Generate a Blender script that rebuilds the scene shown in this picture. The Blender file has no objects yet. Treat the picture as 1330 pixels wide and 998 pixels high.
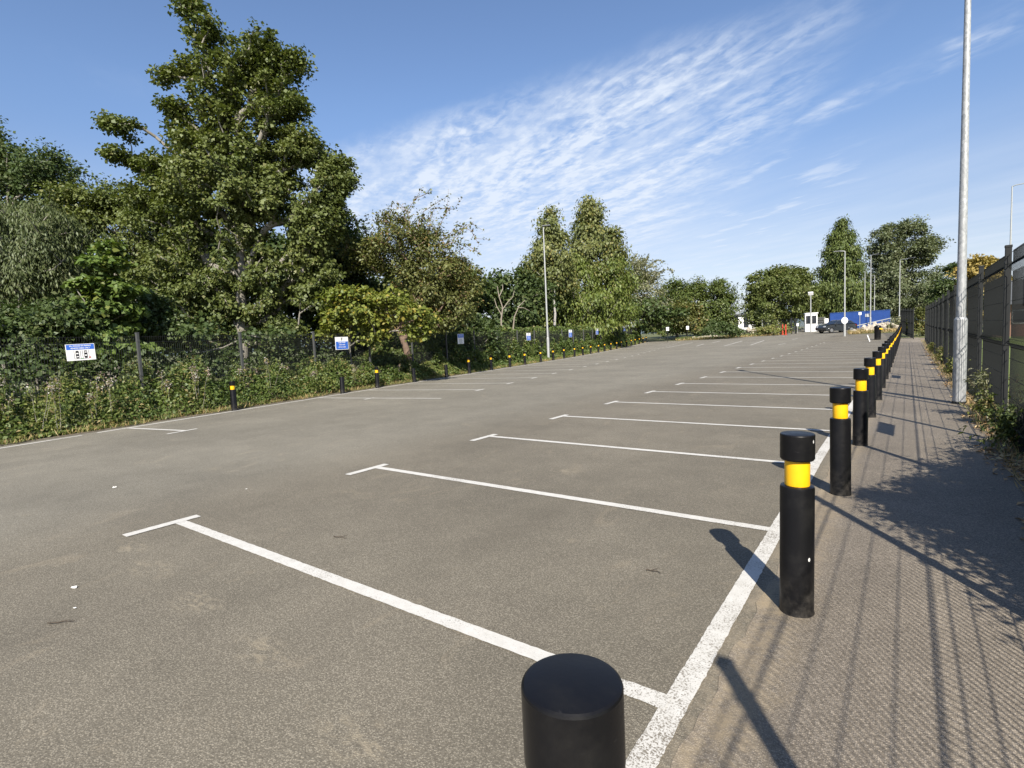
import bpy, bmesh, math, random
import numpy as np
from mathutils import Vector, Matrix

# ------------------------------------------------------------------ basics
S = bpy.context.scene
COL = S.collection
RAD = math.radians
FOC = 700.0                      # focal length of the photo in photo pixels (1330 wide)
CXP, CYP = 665.0, 499.0
EYE = 1.57
vy = np.array([1178 - CXP, 418 - CYP, FOC]); vy /= np.linalg.norm(vy)
vx = -np.array([-280 - CXP, 485 - CYP, FOC]); vx /= np.linalg.norm(vx)
vx = vx - (vx @ vy) * vy; vx /= np.linalg.norm(vx)
ROT = np.array([vx, vy, np.cross(vx, vy)])
FWD = ROT @ np.array([0, 0, 1.0]); FH = FWD[:2] / np.linalg.norm(FWD[:2])
SIDE = np.array([FH[1], -FH[0], 0.0])          # to the right of the view, level

def zg(y):
    """ground height: level car park that rises gently beyond 30 m"""
    if y < 30: return 0.0
    if y < 62: return 0.00033 * (y - 30) ** 2
    if y < 110: return 0.338 + 0.02 * (y - 62)
    return 1.298

def ray(px, py): return ROT @ np.array([px - CXP, py - CYP, FOC])
def at_depth(px, py, D):
    d = ray(px, py); t = D / (d[:2] @ FH); return d * t + np.array([0, 0, EYE])
def on_ground(px, py):
    d = ray(px, py)
    for t in np.arange(0.5, 140, 0.02):
        P = d / d[1] * t
        if EYE + P[2] <= zg(P[1]): return np.array([P[0], P[1], zg(P[1])])

SUN_AZ, SUN_EL = RAD(124.0), RAD(39.0)          # direction the shadows run, height of the sun

# ------------------------------------------------------------------ nodes
class NT:
    def __init__(s, tree): s.t = tree; s.n = tree.nodes; s.l = tree.links
    def new(s, kind, **kw):
        n = s.n.new(kind)
        for k, v in kw.items(): setattr(n, k, v)
        return n
    def put(s, sock, v):
        if hasattr(v, 'is_output') or isinstance(v, bpy.types.NodeSocket): s.l.new(v, sock)
        else: sock.default_value = v
    def m(s, op, a, b=0.0, c=None, clamp=False):
        n = s.new('ShaderNodeMath', operation=op, use_clamp=clamp)
        s.put(n.inputs[0], a); s.put(n.inputs[1], b)
        if c is not None: s.put(n.inputs[2], c)
        return n.outputs[0]
    def step(s, v, lo, hi, a=0.0, b=1.0):
        n = s.new('ShaderNodeMapRange', interpolation_type='SMOOTHSTEP')
        s.put(n.inputs['Value'], v); s.put(n.inputs['From Min'], lo); s.put(n.inputs['From Max'], hi)
        s.put(n.inputs['To Min'], a); s.put(n.inputs['To Max'], b)
        return n.outputs['Result']
    def mix(s, f, a, b, mode='MIX'):
        n = s.new('ShaderNodeMix', data_type='RGBA', blend_type=mode)
        s.put(n.inputs[0], f); s.put(n.inputs[6], a); s.put(n.inputs[7], b)
        return n.outputs[2]
    def noise(s, vec, scale, detail=2.0, rough=0.5, dist=0.0, dims='3D'):
        n = s.new('ShaderNodeTexNoise', noise_dimensions=dims)
        if vec is not None: s.l.new(vec, n.inputs['Vector'])
        n.inputs['Scale'].default_value = scale; n.inputs['Detail'].default_value = detail
        n.inputs['Roughness'].default_value = rough; n.inputs['Distortion'].default_value = dist
        return n.outputs['Fac']
    def vor(s, vec, scale, out='Distance', feature='F1'):
        n = s.new('ShaderNodeTexVoronoi', feature=feature)
        s.l.new(vec, n.inputs['Vector']); n.inputs['Scale'].default_value = scale
        return n.outputs[out]
    def mapping(s, vec, scale=(1, 1, 1), rot=(0, 0, 0), loc=(0, 0, 0)):
        n = s.new('ShaderNodeMapping'); s.l.new(vec, n.inputs[0])
        n.inputs['Scale'].default_value = scale; n.inputs['Rotation'].default_value = rot; n.inputs['Location'].default_value = loc
        return n.outputs[0]
    def bump(s, h, strength, dist):
        n = s.new('ShaderNodeBump'); n.inputs['Strength'].default_value = strength; n.inputs['Distance'].default_value = dist
        s.l.new(h, n.inputs['Height']); return n.outputs[0]

def c4(c): return (c[0], c[1], c[2], 1.0)

def new_mat(name):
    m = bpy.data.materials.new(name); m.use_nodes = True
    t = NT(m.node_tree)
    b = m.node_tree.nodes['Principled BSDF']
    return m, t, b

def simple(name, col, rough=0.5, metal=0.0, vary=0.12, scale=8.0, spec=0.5, bump=0.0, coat=0.0):
    """painted / plain surface with a little unevenness in tone and gloss"""
    m, t, b = new_mat(name)
    g = t.new('ShaderNodeNewGeometry').outputs['Position']
    n = t.noise(g, scale, 4, 0.6)
    dark = tuple(x * (1 - vary) for x in col); light = tuple(min(1, x * (1 + vary)) for x in col)
    t.put(b.inputs['Base Color'], t.mix(n, c4(dark), c4(light)))
    t.put(b.inputs['Roughness'], t.step(n, 0.2, 0.8, max(0.03, rough - 0.08), min(1, rough + 0.08)))
    b.inputs['Metallic'].default_value = metal; b.inputs['Specular IOR Level'].default_value = spec
    b.inputs['Coat Weight'].default_value = coat
    if bump:
        t.put(b.inputs['Normal'], t.bump(t.noise(g, scale * 8, 3), bump, 0.002))
    return m

def leaf_mat(name, a, b2, c=None, cw=0.15, trans=0.3, gloss=0.035):
    """foliage: every leaf its own tone between a and b2, a share cw of them tone c"""
    k = 1.42; a, b2 = [(q[0] * k * 1.06, q[1] * k, q[2] * k) for q in (a, b2)]
    if c is not None: c = tuple(x * 1.12 for x in c)
    m = bpy.data.materials.new(name); m.use_nodes = True
    t = NT(m.node_tree); t.n.clear()
    geo = t.new('ShaderNodeNewGeometry')
    rnd = geo.outputs['Random Per Island']
    patch = t.noise(geo.outputs['Position'], 0.45, 3, 0.6)
    f = t.m('ADD', t.m('MULTIPLY', rnd, 0.45), t.m('MULTIPLY', t.step(patch, 0.3, 0.7), 0.55))
    col = t.mix(f, c4(a), c4(b2))
    if c is not None:
        r2 = t.m('FRACT', t.m('MULTIPLY', rnd, 37.13))
        p2 = t.step(t.noise(geo.outputs['Position'], 0.7, 2), 0.35, 0.65, 0.2, 1.8)
        col = t.mix(t.m('LESS_THAN', r2, t.m('MULTIPLY', p2, cw)), col, c4(c))
    d = t.new('ShaderNodeBsdfDiffuse'); t.put(d.inputs[0], col)
    tr = t.new('ShaderNodeBsdfTranslucent')
    t.put(tr.inputs[0], t.mix(1.0, col, (1.0, 1.05, 0.55, 1), 'MULTIPLY'))
    gl = t.new('ShaderNodeBsdfGlossy'); gl.inputs['Roughness'].default_value = 0.55; gl.inputs[0].default_value = (0.8, 0.85, 0.8, 1)
    m1 = t.new('ShaderNodeMixShader'); m1.inputs[0].default_value = trans
    t.l.new(d.outputs[0], m1.inputs[1]); t.l.new(tr.outputs[0], m1.inputs[2])
    m2 = t.new('ShaderNodeMixShader'); m2.inputs[0].default_value = gloss
    t.l.new(m1.outputs[0], m2.inputs[1]); t.l.new(gl.outputs[0], m2.inputs[2])
    o = t.new('ShaderNodeOutputMaterial'); t.l.new(m2.outputs[0], o.inputs[0])
    return m

def asphalt(name, base, chips, dirt, bays=False):
    m, t, b = new_mat(name)
    pos = t.new('ShaderNodeNewGeometry').outputs['Position']
    cell = t.new('ShaderNodeTexVoronoi'); t.l.new(pos, cell.inputs['Vector']); cell.inputs['Scale'].default_value = 140.0
    cellr = t.new('ShaderNodeSeparateColor'); t.l.new(cell.outputs['Color'], cellr.inputs[0])
    r = cellr.outputs[0]
    fine = t.noise(pos, 90, 3, 0.7)
    big = t.noise(pos, 0.35, 5, 0.62)
    mid = t.noise(pos, 2.2, 4, 0.6)
    stone = t.mix(t.step(r, 0.15, 1.0), c4(tuple(x * 0.5 for x in base)), c4(chips))
    col = t.mix(t.step(cell.outputs['Distance'], 0.25, 0.75), stone, c4(tuple(x * 0.62 for x in base)))
    col = t.mix(0.85, c4(base), col)
    col = t.mix(t.m('MULTIPLY', t.step(fine, 0.35, 0.7), 0.35), col, c4(chips))
    # worn lanes, stains and dusty patches
    tone = t.m('ADD', t.step(big, 0.25, 0.75, 0.84, 1.14), t.step(mid, 0.3, 0.7, -0.06, 0.06))
    comb = t.new('ShaderNodeCombineColor'); 
    for i in range(3): t.l.new(tone, comb.inputs[i])
    col = t.mix(1.0, col, comb.outputs[0], 'MULTIPLY')
    lanes = t.noise(t.mapping(pos, (0.9, 0.10, 1), (0, 0, RAD(6))), 1.0, 4, 0.6)
    col = t.mix(t.m('MULTIPLY', t.step(lanes, 0.5, 0.75), 0.28), col, c4(tuple(x * 0.72 for x in base)))
    scuff = t.m('MULTIPLY', t.step(t.noise(t.mapping(pos, (1.3, 0.8, 1), (0, 0, 0.7)), 1.5, 6, 0.7, 1.2), 0.575, 0.69), t.step(fine, 0.35, 0.6))
    col = t.mix(t.m('MULTIPLY', scuff, 0.34), col, c4(dirt))
    spots = t.m('MULTIPLY', t.step(t.m('ADD', t.vor(pos, 1.7), t.m('MULTIPLY', fine, 0.03)), 0.075, 0.045), t.step(t.noise(pos, 0.9, 2), 0.48, 0.60))
    col = t.mix(t.m('MULTIPLY', spots, 0.4), col, (0.03, 0.03, 0.03, 1))
    if bays:                      # the driving lane is polished greyer and paler than the parking bays
        sl = t.new('ShaderNodeSeparateXYZ'); t.l.new(pos, sl.inputs[0])
        xx = t.m('ADD', sl.outputs[0], t.m('MULTIPLY', mid, 0.8))
        col = t.mix(t.step(xx, -4.9, -7.2), col, t.mix(1.0, col, (1.18, 1.22, 1.27, 1), 'MULTIPLY'))
        for q in ((-5.2, 1.62), (-4.55, 1.52), (-3.62, 1.45), (-2.72, 1.38), (-1.75, 1.25), (-3.2, 5.4), (-7.6, 3.4)):   # sandy smears left by tyres
            ds = t.new('ShaderNodeVectorMath', operation='DISTANCE'); t.l.new(t.mapping(pos, (1, 2.0, 0), (0, 0, 0), (0, 0, 0)), ds.inputs[0]); ds.inputs[1].default_value = (q[0], q[1] * 2.0, 0)
            sm = t.m('MULTIPLY', t.step(ds.outputs['Value'], 0.34, 0.05), t.step(t.noise(t.mapping(pos, (7, 16, 1), (0, 0, 0.5)), 1.0, 5, 0.7, 1.0), 0.46, 0.64))
            col = t.mix(t.m('MULTIPLY', sm, 0.5), col, (0.30, 0.255, 0.18, 1))
    # sandy dirt that gathers along the bollard line
    sx = t.new('ShaderNodeSeparateXYZ'); t.l.new(pos, sx.inputs[0])
    dx = t.m('ABSOLUTE', t.m('ADD', sx.outputs[0], 0.58))
    edge = t.m('MULTIPLY', t.step(t.m('ADD', dx, t.m('MULTIPLY', mid, 0.30)), 0.42, 0.12), t.step(t.m('ADD', t.m('MULTIPLY', t.noise(pos, 13, 5, 0.75), 0.6), t.m('MULTIPLY', t.noise(pos, 2.4, 3, 0.6), 0.4)), 0.36, 0.60))
    col = t.mix(t.m('MULTIPLY', edge, 0.8), col, c4(dirt))
    t.put(b.inputs['Base Color'], col)
    t.put(b.inputs['Roughness'], 0.86); b.inputs['Specular IOR Level'].default_value = 0.35
    h = t.m('ADD', t.m('MULTIPLY', t.step(cell.outputs['Distance'], 0.8, 0.1), t.m('ADD', r, 0.4)), fine)
    t.put(b.inputs['Normal'], t.bump(h, 0.34, 0.004))
    return m

def line_paint(name):
    m, t, b = new_mat(name)
    pos = t.new('ShaderNodeNewGeometry').outputs['Position']
    wear = t.noise(pos, 120, 4, 0.7)
    patch = t.noise(pos, 1.3, 4, 0.65)
    sx = t.new('ShaderNodeSeparateXYZ'); t.l.new(pos, sx.inputs[0])
    near = t.m('MULTIPLY', t.step(t.m('ADD', sx.outputs[0], 0.0), -1.1, -0.75), 0.05)
    lo = t.m('ADD', t.step(patch, 0.30, 0.70, 0.24, 0.41), near)
    f = t.step(wear, lo, t.m('ADD', lo, 0.10))
    tone = t.mix(t.noise(pos, 14, 4, 0.7), (0.40, 0.385, 0.345, 1), (0.60, 0.59, 0.555, 1))
    t.put(b.inputs['Base Color'], t.mix(f, (0.16, 0.14, 0.11, 1), tone))
    b.inputs['Roughness'].default_value = 0.75
    t.put(b.inputs['Normal'], t.bump(wear, 0.4, 0.003))
    return m

def bark_mat(name, a, b2):
    m, t, b = new_mat(name)
    pos = t.new('ShaderNodeNewGeometry').outputs['Position']
    n = t.noise(t.mapping(pos, (7, 7, 1.6)), 2.0, 6, 0.7)
    t.put(b.inputs['Base Color'], t.mix(n, c4(a), c4(b2))); b.inputs['Roughness'].default_value = 0.9
    t.put(b.inputs['Normal'], t.bump(n, 0.7, 0.02))
    return m

def galvanised(name):
    m, t, b = new_mat(name)
    pos = t.new('ShaderNodeNewGeometry').outputs['Position']
    sp = t.vor(t.mapping(pos, (1, 1, 0.45)), 38, 'Color')
    s = t.new('ShaderNodeSeparateColor'); t.l.new(sp, s.inputs[0])
    streak = t.noise(t.mapping(pos, (30, 30, 0.8)), 1, 4, 0.6)
    f = t.m('ADD', t.m('MULTIPLY', s.outputs[0], 0.5), t.m('MULTIPLY', streak, 0.5))
    t.put(b.inputs['Base Color'], t.mix(f, (0.19, 0.20, 0.205, 1), (0.47, 0.475, 0.475, 1)))
    t.put(b.inputs['Roughness'], t.step(s.outputs[1], 0, 1, 0.42, 0.65)); b.inputs['Metallic'].default_value = 0.25
    return m

def ground_mat(name):
    m, t, b = new_mat(name)
    pos = t.new('ShaderNodeNewGeometry').outputs['Position']
    n = t.noise(pos, 0.6, 5, 0.65); f = t.noise(pos, 25, 4, 0.7)
    col = t.mix(t.step(n, 0.35, 0.65), (0.050, 0.075, 0.022, 1), (0.11, 0.12, 0.035, 1))
    col = t.mix(t.step(f, 0.45, 0.7), col, (0.16, 0.14, 0.07, 1))
    t.put(b.inputs['Base Color'], col); b.inputs['Roughness'].default_value = 0.95
    t.put(b.inputs['Normal'], t.bump(f, 0.8, 0.03))
    return m

def bollard_mat(name):
    """glossy black plastic with a few scuffs and specks of white paint"""
    m, t, b = new_mat(name)
    tc = t.new('ShaderNodeTexCoord').outputs['Object']
    oi = t.new('ShaderNodeObjectInfo').outputs['Random']
    ad = t.new('ShaderNodeVectorMath', operation='ADD'); t.l.new(tc, ad.inputs[0])
    cb = t.new('ShaderNodeCombineXYZ'); t.l.new(t.m('MULTIPLY', oi, 31.0), cb.inputs[0]); t.l.new(t.m('MULTIPLY', oi, 17.0), cb.inputs[2])
    t.l.new(cb.outputs[0], ad.inputs[1]); p = ad.outputs[0]
    dust = t.noise(p, 6, 6, 0.7)
    col = t.mix(t.step(dust, 0.45, 0.85), (0.0055, 0.0055, 0.0065, 1), (0.013, 0.0125, 0.012, 1))
    sx = t.new('ShaderNodeSeparateXYZ'); t.l.new(tc, sx.inputs[0])
    low = t.m('MULTIPLY', t.step(sx.outputs[2], 0.30, 0.0), t.step(t.noise(p, 14, 5, 0.7), 0.35, 0.7))
    col = t.mix(t.m('MULTIPLY', low, 0.35), col, (0.10, 0.09, 0.075, 1))
    scr = t.step(t.noise(t.mapping(p, (9, 9, 70)), 1.2, 3, 0.6), 0.70, 0.74)
    col = t.mix(t.m('MULTIPLY', scr, 0.3), col, (0.09, 0.09, 0.09, 1))
    spk = t.step(t.vor(t.mapping(p, (1, 1, 0.6)), 9.5), 0.075, 0.055)
    sel = t.step(t.noise(p, 5, 1), 0.52, 0.60)
    col = t.mix(t.m('MULTIPLY', spk, sel), col, (0.6, 0.6, 0.58, 1))
    t.put(b.inputs['Base Color'], col)
    t.put(b.inputs['Roughness'], t.step(dust, 0.3, 0.8, 0.30, 0.46)); b.inputs['Specular IOR Level'].default_value = 0.22
    t.put(b.inputs['Normal'], t.bump(t.noise(p, 120, 3), 0.12, 0.001))
    return m

M = dict(
    asphalt=asphalt('car_park_asphalt', (0.142, 0.125, 0.094), (0.265, 0.238, 0.185), (0.275, 0.228, 0.16), True),
    path=asphalt('path_asphalt', (0.196, 0.166, 0.128), (0.36, 0.31, 0.245), (0.29, 0.232, 0.15)),
    soil=asphalt('dusty_verge', (0.20, 0.165, 0.125), (0.33, 0.28, 0.21), (0.26, 0.20, 0.13)),
    paint=line_paint('worn_white_paint'), ground=ground_mat('rough_grass_ground'),
    black=bollard_mat('black_plastic'), yellow=simple('yellow_reflective_band', (0.78, 0.43, 0.008), 0.32, vary=0.10, scale=14, coat=0.2),
    galv=galvanised('galvanised_steel'), dark=simple('dark_coated_steel', (0.016, 0.0175, 0.018), 0.65, vary=0.25, scale=5, spec=0.25),
    darkgreen=simple('faded_dark_coated_steel', (0.013, 0.0145, 0.0145), 0.8, vary=0.25, scale=5, spec=0.12),
    white=simple('white_sheet', (0.78, 0.78, 0.76), 0.4, vary=0.06), blue=simple('sign_blue', (0.035, 0.13, 0.52), 0.4, vary=0.06),
    ink=simple('sign_black', (0.015, 0.015, 0.018), 0.5), red=simple('red_paint', (0.42, 0.045, 0.022), 0.5),
    hoard=simple('blue_steel_sheet', (0.022, 0.062, 0.23), 0.45, vary=0.18, scale=1.2), grey=simple('grey_plate', (0.35, 0.36, 0.37), 0.5),
    lamp=simple('pale_lamp_steel', (0.36, 0.37, 0.365), 0.5, metal=0.2), lamphead=simple('lamp_head_grey', (0.10, 0.105, 0.11), 0.45),
    glass=simple('dark_glass', (0.012, 0.016, 0.022), 0.06, vary=0.05, spec=0.8), car=simple('dark_grey_car_paint', (0.050, 0.058, 0.066), 0.28, metal=0.5, coat=0.7, vary=0.05),
    tyre=simple('tyre_rubber', (0.015, 0.015, 0.015), 0.85), alloy=simple('alloy_wheel', (0.45, 0.46, 0.47), 0.35, metal=0.8),
    lens=simple('headlamp_lens', (0.6, 0.62, 0.64), 0.1), redlens=simple('tail_lens', (0.35, 0.01, 0.01), 0.15),
    brick=simple('brown_brick', (0.24, 0.13, 0.09), 0.9, vary=0.3, scale=3), roof=simple('grey_roof', (0.09, 0.095, 0.10), 0.8, vary=0.2),
    render=simple('white_render', (0.70, 0.70, 0.68), 0.8), rubble=simple('pale_rubble', (0.42, 0.37, 0.30), 0.9, vary=0.35, scale=6, bump=0.5),
    bark=bark_mat('grey_bark', (0.13, 0.118, 0.10), (0.30, 0.28, 0.24)), barkred=bark_mat('reddish_bark', (0.13, 0.085, 0.06), (0.27, 0.19, 0.14)),
    barkpale=bark_mat('pale_dead_wood', (0.15, 0.13, 0.10), (0.30, 0.26, 0.21)), birchbark=bark_mat('birch_bark', (0.14, 0.13, 0.12), (0.50, 0.48, 0.45)),
    hill=simple('distant_hill', (0.075, 0.105, 0.11), 1.0, vary=0.25, scale=0.01),
    paper=simple('paper_scrap', (0.75, 0.74, 0.70), 0.8), twig=bark_mat('twig_wood', (0.035, 0.027, 0.02), (0.09, 0.07, 0.05)),
)
LEAF = dict(
    syc=leaf_mat('sycamore_leaf', (0.050, 0.073, 0.016), (0.098, 0.120, 0.032), (0.15, 0.15, 0.05), 0.05),
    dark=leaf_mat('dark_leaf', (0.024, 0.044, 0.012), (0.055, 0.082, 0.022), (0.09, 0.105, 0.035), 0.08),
    willow=leaf_mat('willow_leaf', (0.045, 0.066, 0.022), (0.088, 0.110, 0.040), (0.14, 0.15, 0.07), 0.10),
    sap=leaf_mat('sapling_leaf', (0.048, 0.085, 0.016), (0.095, 0.140, 0.030), (0.13, 0.15, 0.03), 0.08),
    haw=leaf_mat('hawthorn_leaf', (0.056, 0.070, 0.018), (0.108, 0.120, 0.034), (0.19, 0.13, 0.045), 0.08),
    lime=leaf_mat('yellow_green_leaf', (0.070, 0.100, 0.016), (0.135, 0.155, 0.026), (0.24, 0.205, 0.035), 0.14),
    birch=leaf_mat('birch_leaf', (0.062, 0.082, 0.022), (0.115, 0.130, 0.038), (0.20, 0.18, 0.05), 0.10),
    sallow=leaf_mat('sallow_leaf', (0.085, 0.098, 0.045), (0.155, 0.165, 0.090), (0.25, 0.24, 0.15), 0.20),
    ywillow=leaf_mat('fresh_willow_leaf', (0.058, 0.090, 0.015), (0.115, 0.148, 0.030), (0.17, 0.17, 0.045), 0.10),
    conifer=leaf_mat('conifer_spray', (0.034, 0.056, 0.012), (0.075, 0.100, 0.022), (0.11, 0.12, 0.03), 0.10, trans=0.15),
    ash=leaf_mat('ash_leaf', (0.052, 0.072, 0.032), (0.100, 0.122, 0.058), (0.14, 0.15, 0.08), 0.12),
    gold=leaf_mat('golden_leaf', (0.15, 0.13, 0.035), (0.25, 0.20, 0.06), (0.33, 0.24, 0.07), 0.2),
    bramble=leaf_mat('bramble_leaf', (0.036, 0.066, 0.013), (0.092, 0.126, 0.028), (0.17, 0.15, 0.05), 0.06),
    weed=leaf_mat('weed_leaf', (0.070, 0.098, 0.022), (0.15, 0.165, 0.045), (0.24, 0.19, 0.08), 0.14),
    dry=leaf_mat('dry_grass', (0.17, 0.13, 0.055), (0.32, 0.25, 0.12), (0.08, 0.10, 0.03), 0.3, trans=0.2),
    seed=leaf_mat('seed_heads', (0.20, 0.15, 0.13), (0.33, 0.28, 0.24), (0.45, 0.43, 0.40), 0.3, trans=0.3),
    brownleaf=leaf_mat('fallen_leaf', (0.14, 0.085, 0.04), (0.36, 0.25, 0.13), (0.48, 0.37, 0.20), 0.2, trans=0.1),
    shrub=leaf_mat('shrub_leaf', (0.030, 0.048, 0.014), (0.062, 0.085, 0.024), (0.10, 0.11, 0.04), 0.1),
)

# ------------------------------------------------------------------ object helpers
def tag(o, label=None, cat=None, group=None, kind=None):
    if label: o['label'] = label
    if cat: o['category'] = cat
    if group: o['group'] = group
    if kind: o['kind'] = kind
    return o

def empty(name, loc=(0, 0, 0), rz=0.0):
    o = bpy.data.objects.new(name, None); COL.objects.link(o)
    o.location = loc; o.rotation_euler = (0, 0, rz); o.empty_display_size = 0.2
    return o

def link_mesh(name, me, mat, parent=None):
    o = bpy.data.objects.new(name, me); COL.objects.link(o)
    if mat is not None: me.materials.append(mat)
    if parent is not None: o.parent = parent
    return o

def np_mesh(name, V, F):
    """mesh from a vertex array and a list/array of faces that all have the same length"""
    V = np.asarray(V, dtype=np.float32); F = np.asarray(F, dtype=np.int32)
    me = bpy.data.meshes.new(name); k = F.shape[1]; n = len(F)
    me.vertices.add(len(V)); me.vertices.foreach_set('co', V.ravel())
    me.loops.add(n * k); me.loops.foreach_set('vertex_index', F.ravel())
    me.polygons.add(n); me.polygons.foreach_set('loop_start', np.arange(0, n * k, k, dtype=np.int32))
    me.update(calc_edges=True); me.validate()
    return me

class MB:
    """collects shapes, then builds them as ONE mesh object"""
    def __init__(s): s.b = bmesh.new()
    def box(s, lo, hi, bevel=0.0, rot=None):
        r = bmesh.ops.create_cube(s.b, size=1.0)
        c = [(a + b) / 2 for a, b in zip(lo, hi)]; d = [b - a for a, b in zip(lo, hi)]
        vs = r['verts']
        bmesh.ops.scale(s.b, vec=d, verts=vs)
        if bevel:
            es = list({e for v in vs for e in v.link_edges})
            q = bmesh.ops.bevel(s.b, geom=es, offset=bevel, segments=2, profile=0.6, affect='EDGES')
            vs = list({v for f in q['faces'] for v in f.verts} | {v for v in vs if v.is_valid})
        if rot is not None: bmesh.ops.rotate(s.b, cent=(0, 0, 0), matrix=rot, verts=vs)
        bmesh.ops.translate(s.b, vec=c, verts=vs); return vs
    def tube(s, pts, rads, sides=12, caps=True):
        pts = [Vector(p) for p in pts]
        if not hasattr(rads, '__len__'): rads = [rads] * len(pts)
        rings = []
        for i, p in enumerate(pts):
            d = (pts[min(i + 1, len(pts) - 1)] - pts[max(i - 1, 0)]).normalized()
            a = d.orthogonal().normalized() if abs(d.z) < 0.99 else Vector((1, 0, 0)); a = (a - d * a.dot(d)).normalized(); b = d.cross(a)
            rings.append([s.b.verts.new(p + (a * math.cos(2 * math.pi * k / sides) + b * math.sin(2 * math.pi * k / sides)) * rads[i]) for k in range(sides)])
        for r0, r1 in zip(rings, rings[1:]):
            for k in range(sides):
                f = s.b.faces.new((r0[k], r0[(k + 1) % sides], r1[(k + 1) % sides], r1[k])); f.smooth = sides > 6
        if caps:
            s.b.faces.new(rings[0][::-1]); s.b.faces.new(rings[-1])
    def lathe(s, prof, sides=48, cen=(0, 0, 0)):
        rings = []
        for r, z in prof:
            if r < 1e-5: rings.append([s.b.verts.new((cen[0], cen[1], cen[2] + z))])
            else: rings.append([s.b.verts.new((cen[0] + r * math.cos(2 * math.pi * k / sides), cen[1] + r * math.sin(2 * math.pi * k / sides), cen[2] + z)) for k in range(sides)])
        for r0, r1 in zip(rings, rings[1:]):
            for k in range(sides):
                a = r0[k % len(r0)]; b = r0[(k + 1) % len(r0)]; c = r1[(k + 1) % len(r1)]; d = r1[k % len(r1)]
                vs = [v for i, v in enumerate((a, b, c, d)) if v not in (a, b, c, d)[:i]]
                if len(vs) > 2: f = s.b.faces.new(vs); f.smooth = True
    def face(s, pts):
        return s.b.faces.new([s.b.verts.new(p) for p in pts])
    def prism(s, prof, axis_lo, axis_hi, place):
        """profile polygon (u,v) swept between two values of w; place(u,v,w) -> point"""
        a = [s.b.verts.new(place(u, v, axis_lo)) for u, v in prof]; b = [s.b.verts.new(place(u, v, axis_hi)) for u, v in prof]
        n = len(prof)
        for i in range(n): s.b.faces.new((a[i], a[(i + 1) % n], b[(i + 1) % n], b[i]))
        s.b.faces.new(a[::-1]); s.b.faces.new(b)
    def build(s, name, mat, parent=None, sharp=50):
        bmesh.ops.recalc_face_normals(s.b, faces=s.b.faces[:])
        if sharp:
            for e in s.b.edges:
                if len(e.link_faces) == 2 and e.calc_face_angle(0) > RAD(sharp): e.smooth = False
        me = bpy.data.meshes.new(name); s.b.to_mesh(me); s.b.free()
        return link_mesh(name, me, mat, parent)

def copy_tree(o, parent=None):
    c = o.copy(); COL.objects.link(c)
    if parent is not None: c.parent = parent
    for ch in list(o.children): copy_tree(ch, c)
    return c

ORD = ['first', 'second', 'third', 'fourth', 'fifth', 'sixth', 'seventh', 'eighth', 'ninth', 'tenth', 'eleventh', 'twelfth', 'thirteenth',
       'fourteenth', 'fifteenth', 'sixteenth', 'seventeenth', 'eighteenth', 'nineteenth', 'twentieth', 'twenty-first', 'twenty-second',
       'twenty-third', 'twenty-fourth', 'twenty-fifth', 'twenty-sixth', 'twenty-seventh', 'twenty-eighth', 'twenty-ninth', 'thirtieth']

# ------------------------------------------------------------------ foliage and wood
def rnd_unit(rng, n):
    v = rng.normal(size=(n, 3)); return v / np.linalg.norm(v, axis=1, keepdims=True)

def leaf_mesh(name, C, T, N, L, W, fold=0.18):
    """C centres, T tip directions, N face normals, L lengths, W widths: one folded leaf each"""
    T = T / np.maximum(1e-6, np.linalg.norm(T, axis=1, keepdims=True))
    Sd = np.cross(T, N); Sd /= np.maximum(1e-6, np.linalg.norm(Sd, axis=1, keepdims=True))
    U = np.cross(Sd, T)
    L = L[:, None]; W = W[:, None]
    V = np.stack([C - T * L * 0.5, C + Sd * W * 0.5 + U * W * fold - T * L * 0.05, C + T * L * 0.5 - U * L * 0.10, C - Sd * W * 0.5 + U * W * fold - T * L * 0.05], axis=1)
    n = len(C)
    F = np.arange(n * 4, dtype=np.int32).reshape(n, 4)
    return np_mesh(name, V.reshape(-1, 3), F)

def tubes_mesh(name, segs):
    """segs: list of (p0, p1, r0, r1); six- or four-sided tapering tubes in one mesh"""
    V = []; F = []
    for p0, p1, r0, r1 in segs:
        d = p1 - p0; ln = np.linalg.norm(d)
        if ln < 1e-5: continue
        d = d / ln
        a = np.cross(d, [0.3, 0.9, 0.1]); a /= max(1e-6, np.linalg.norm(a)); b = np.cross(d, a)
        k = 7 if r0 > 0.05 else 4
        base = len(V)
        for p, r in ((p0, r0), (p1, r1)):
            for i in range(k):
                t = 2 * math.pi * i / k
                V.append(p + (a * math.cos(t) + b * math.sin(t)) * r)
        for i in range(k): F.append((base + i, base + (i + 1) % k, base + k + (i + 1) % k, base + k + i))
    me = np_mesh(name, np.array(V), np.array(F))
    me.polygons.foreach_set('use_smooth', [True] * len(me.polygons))
    return me

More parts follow.
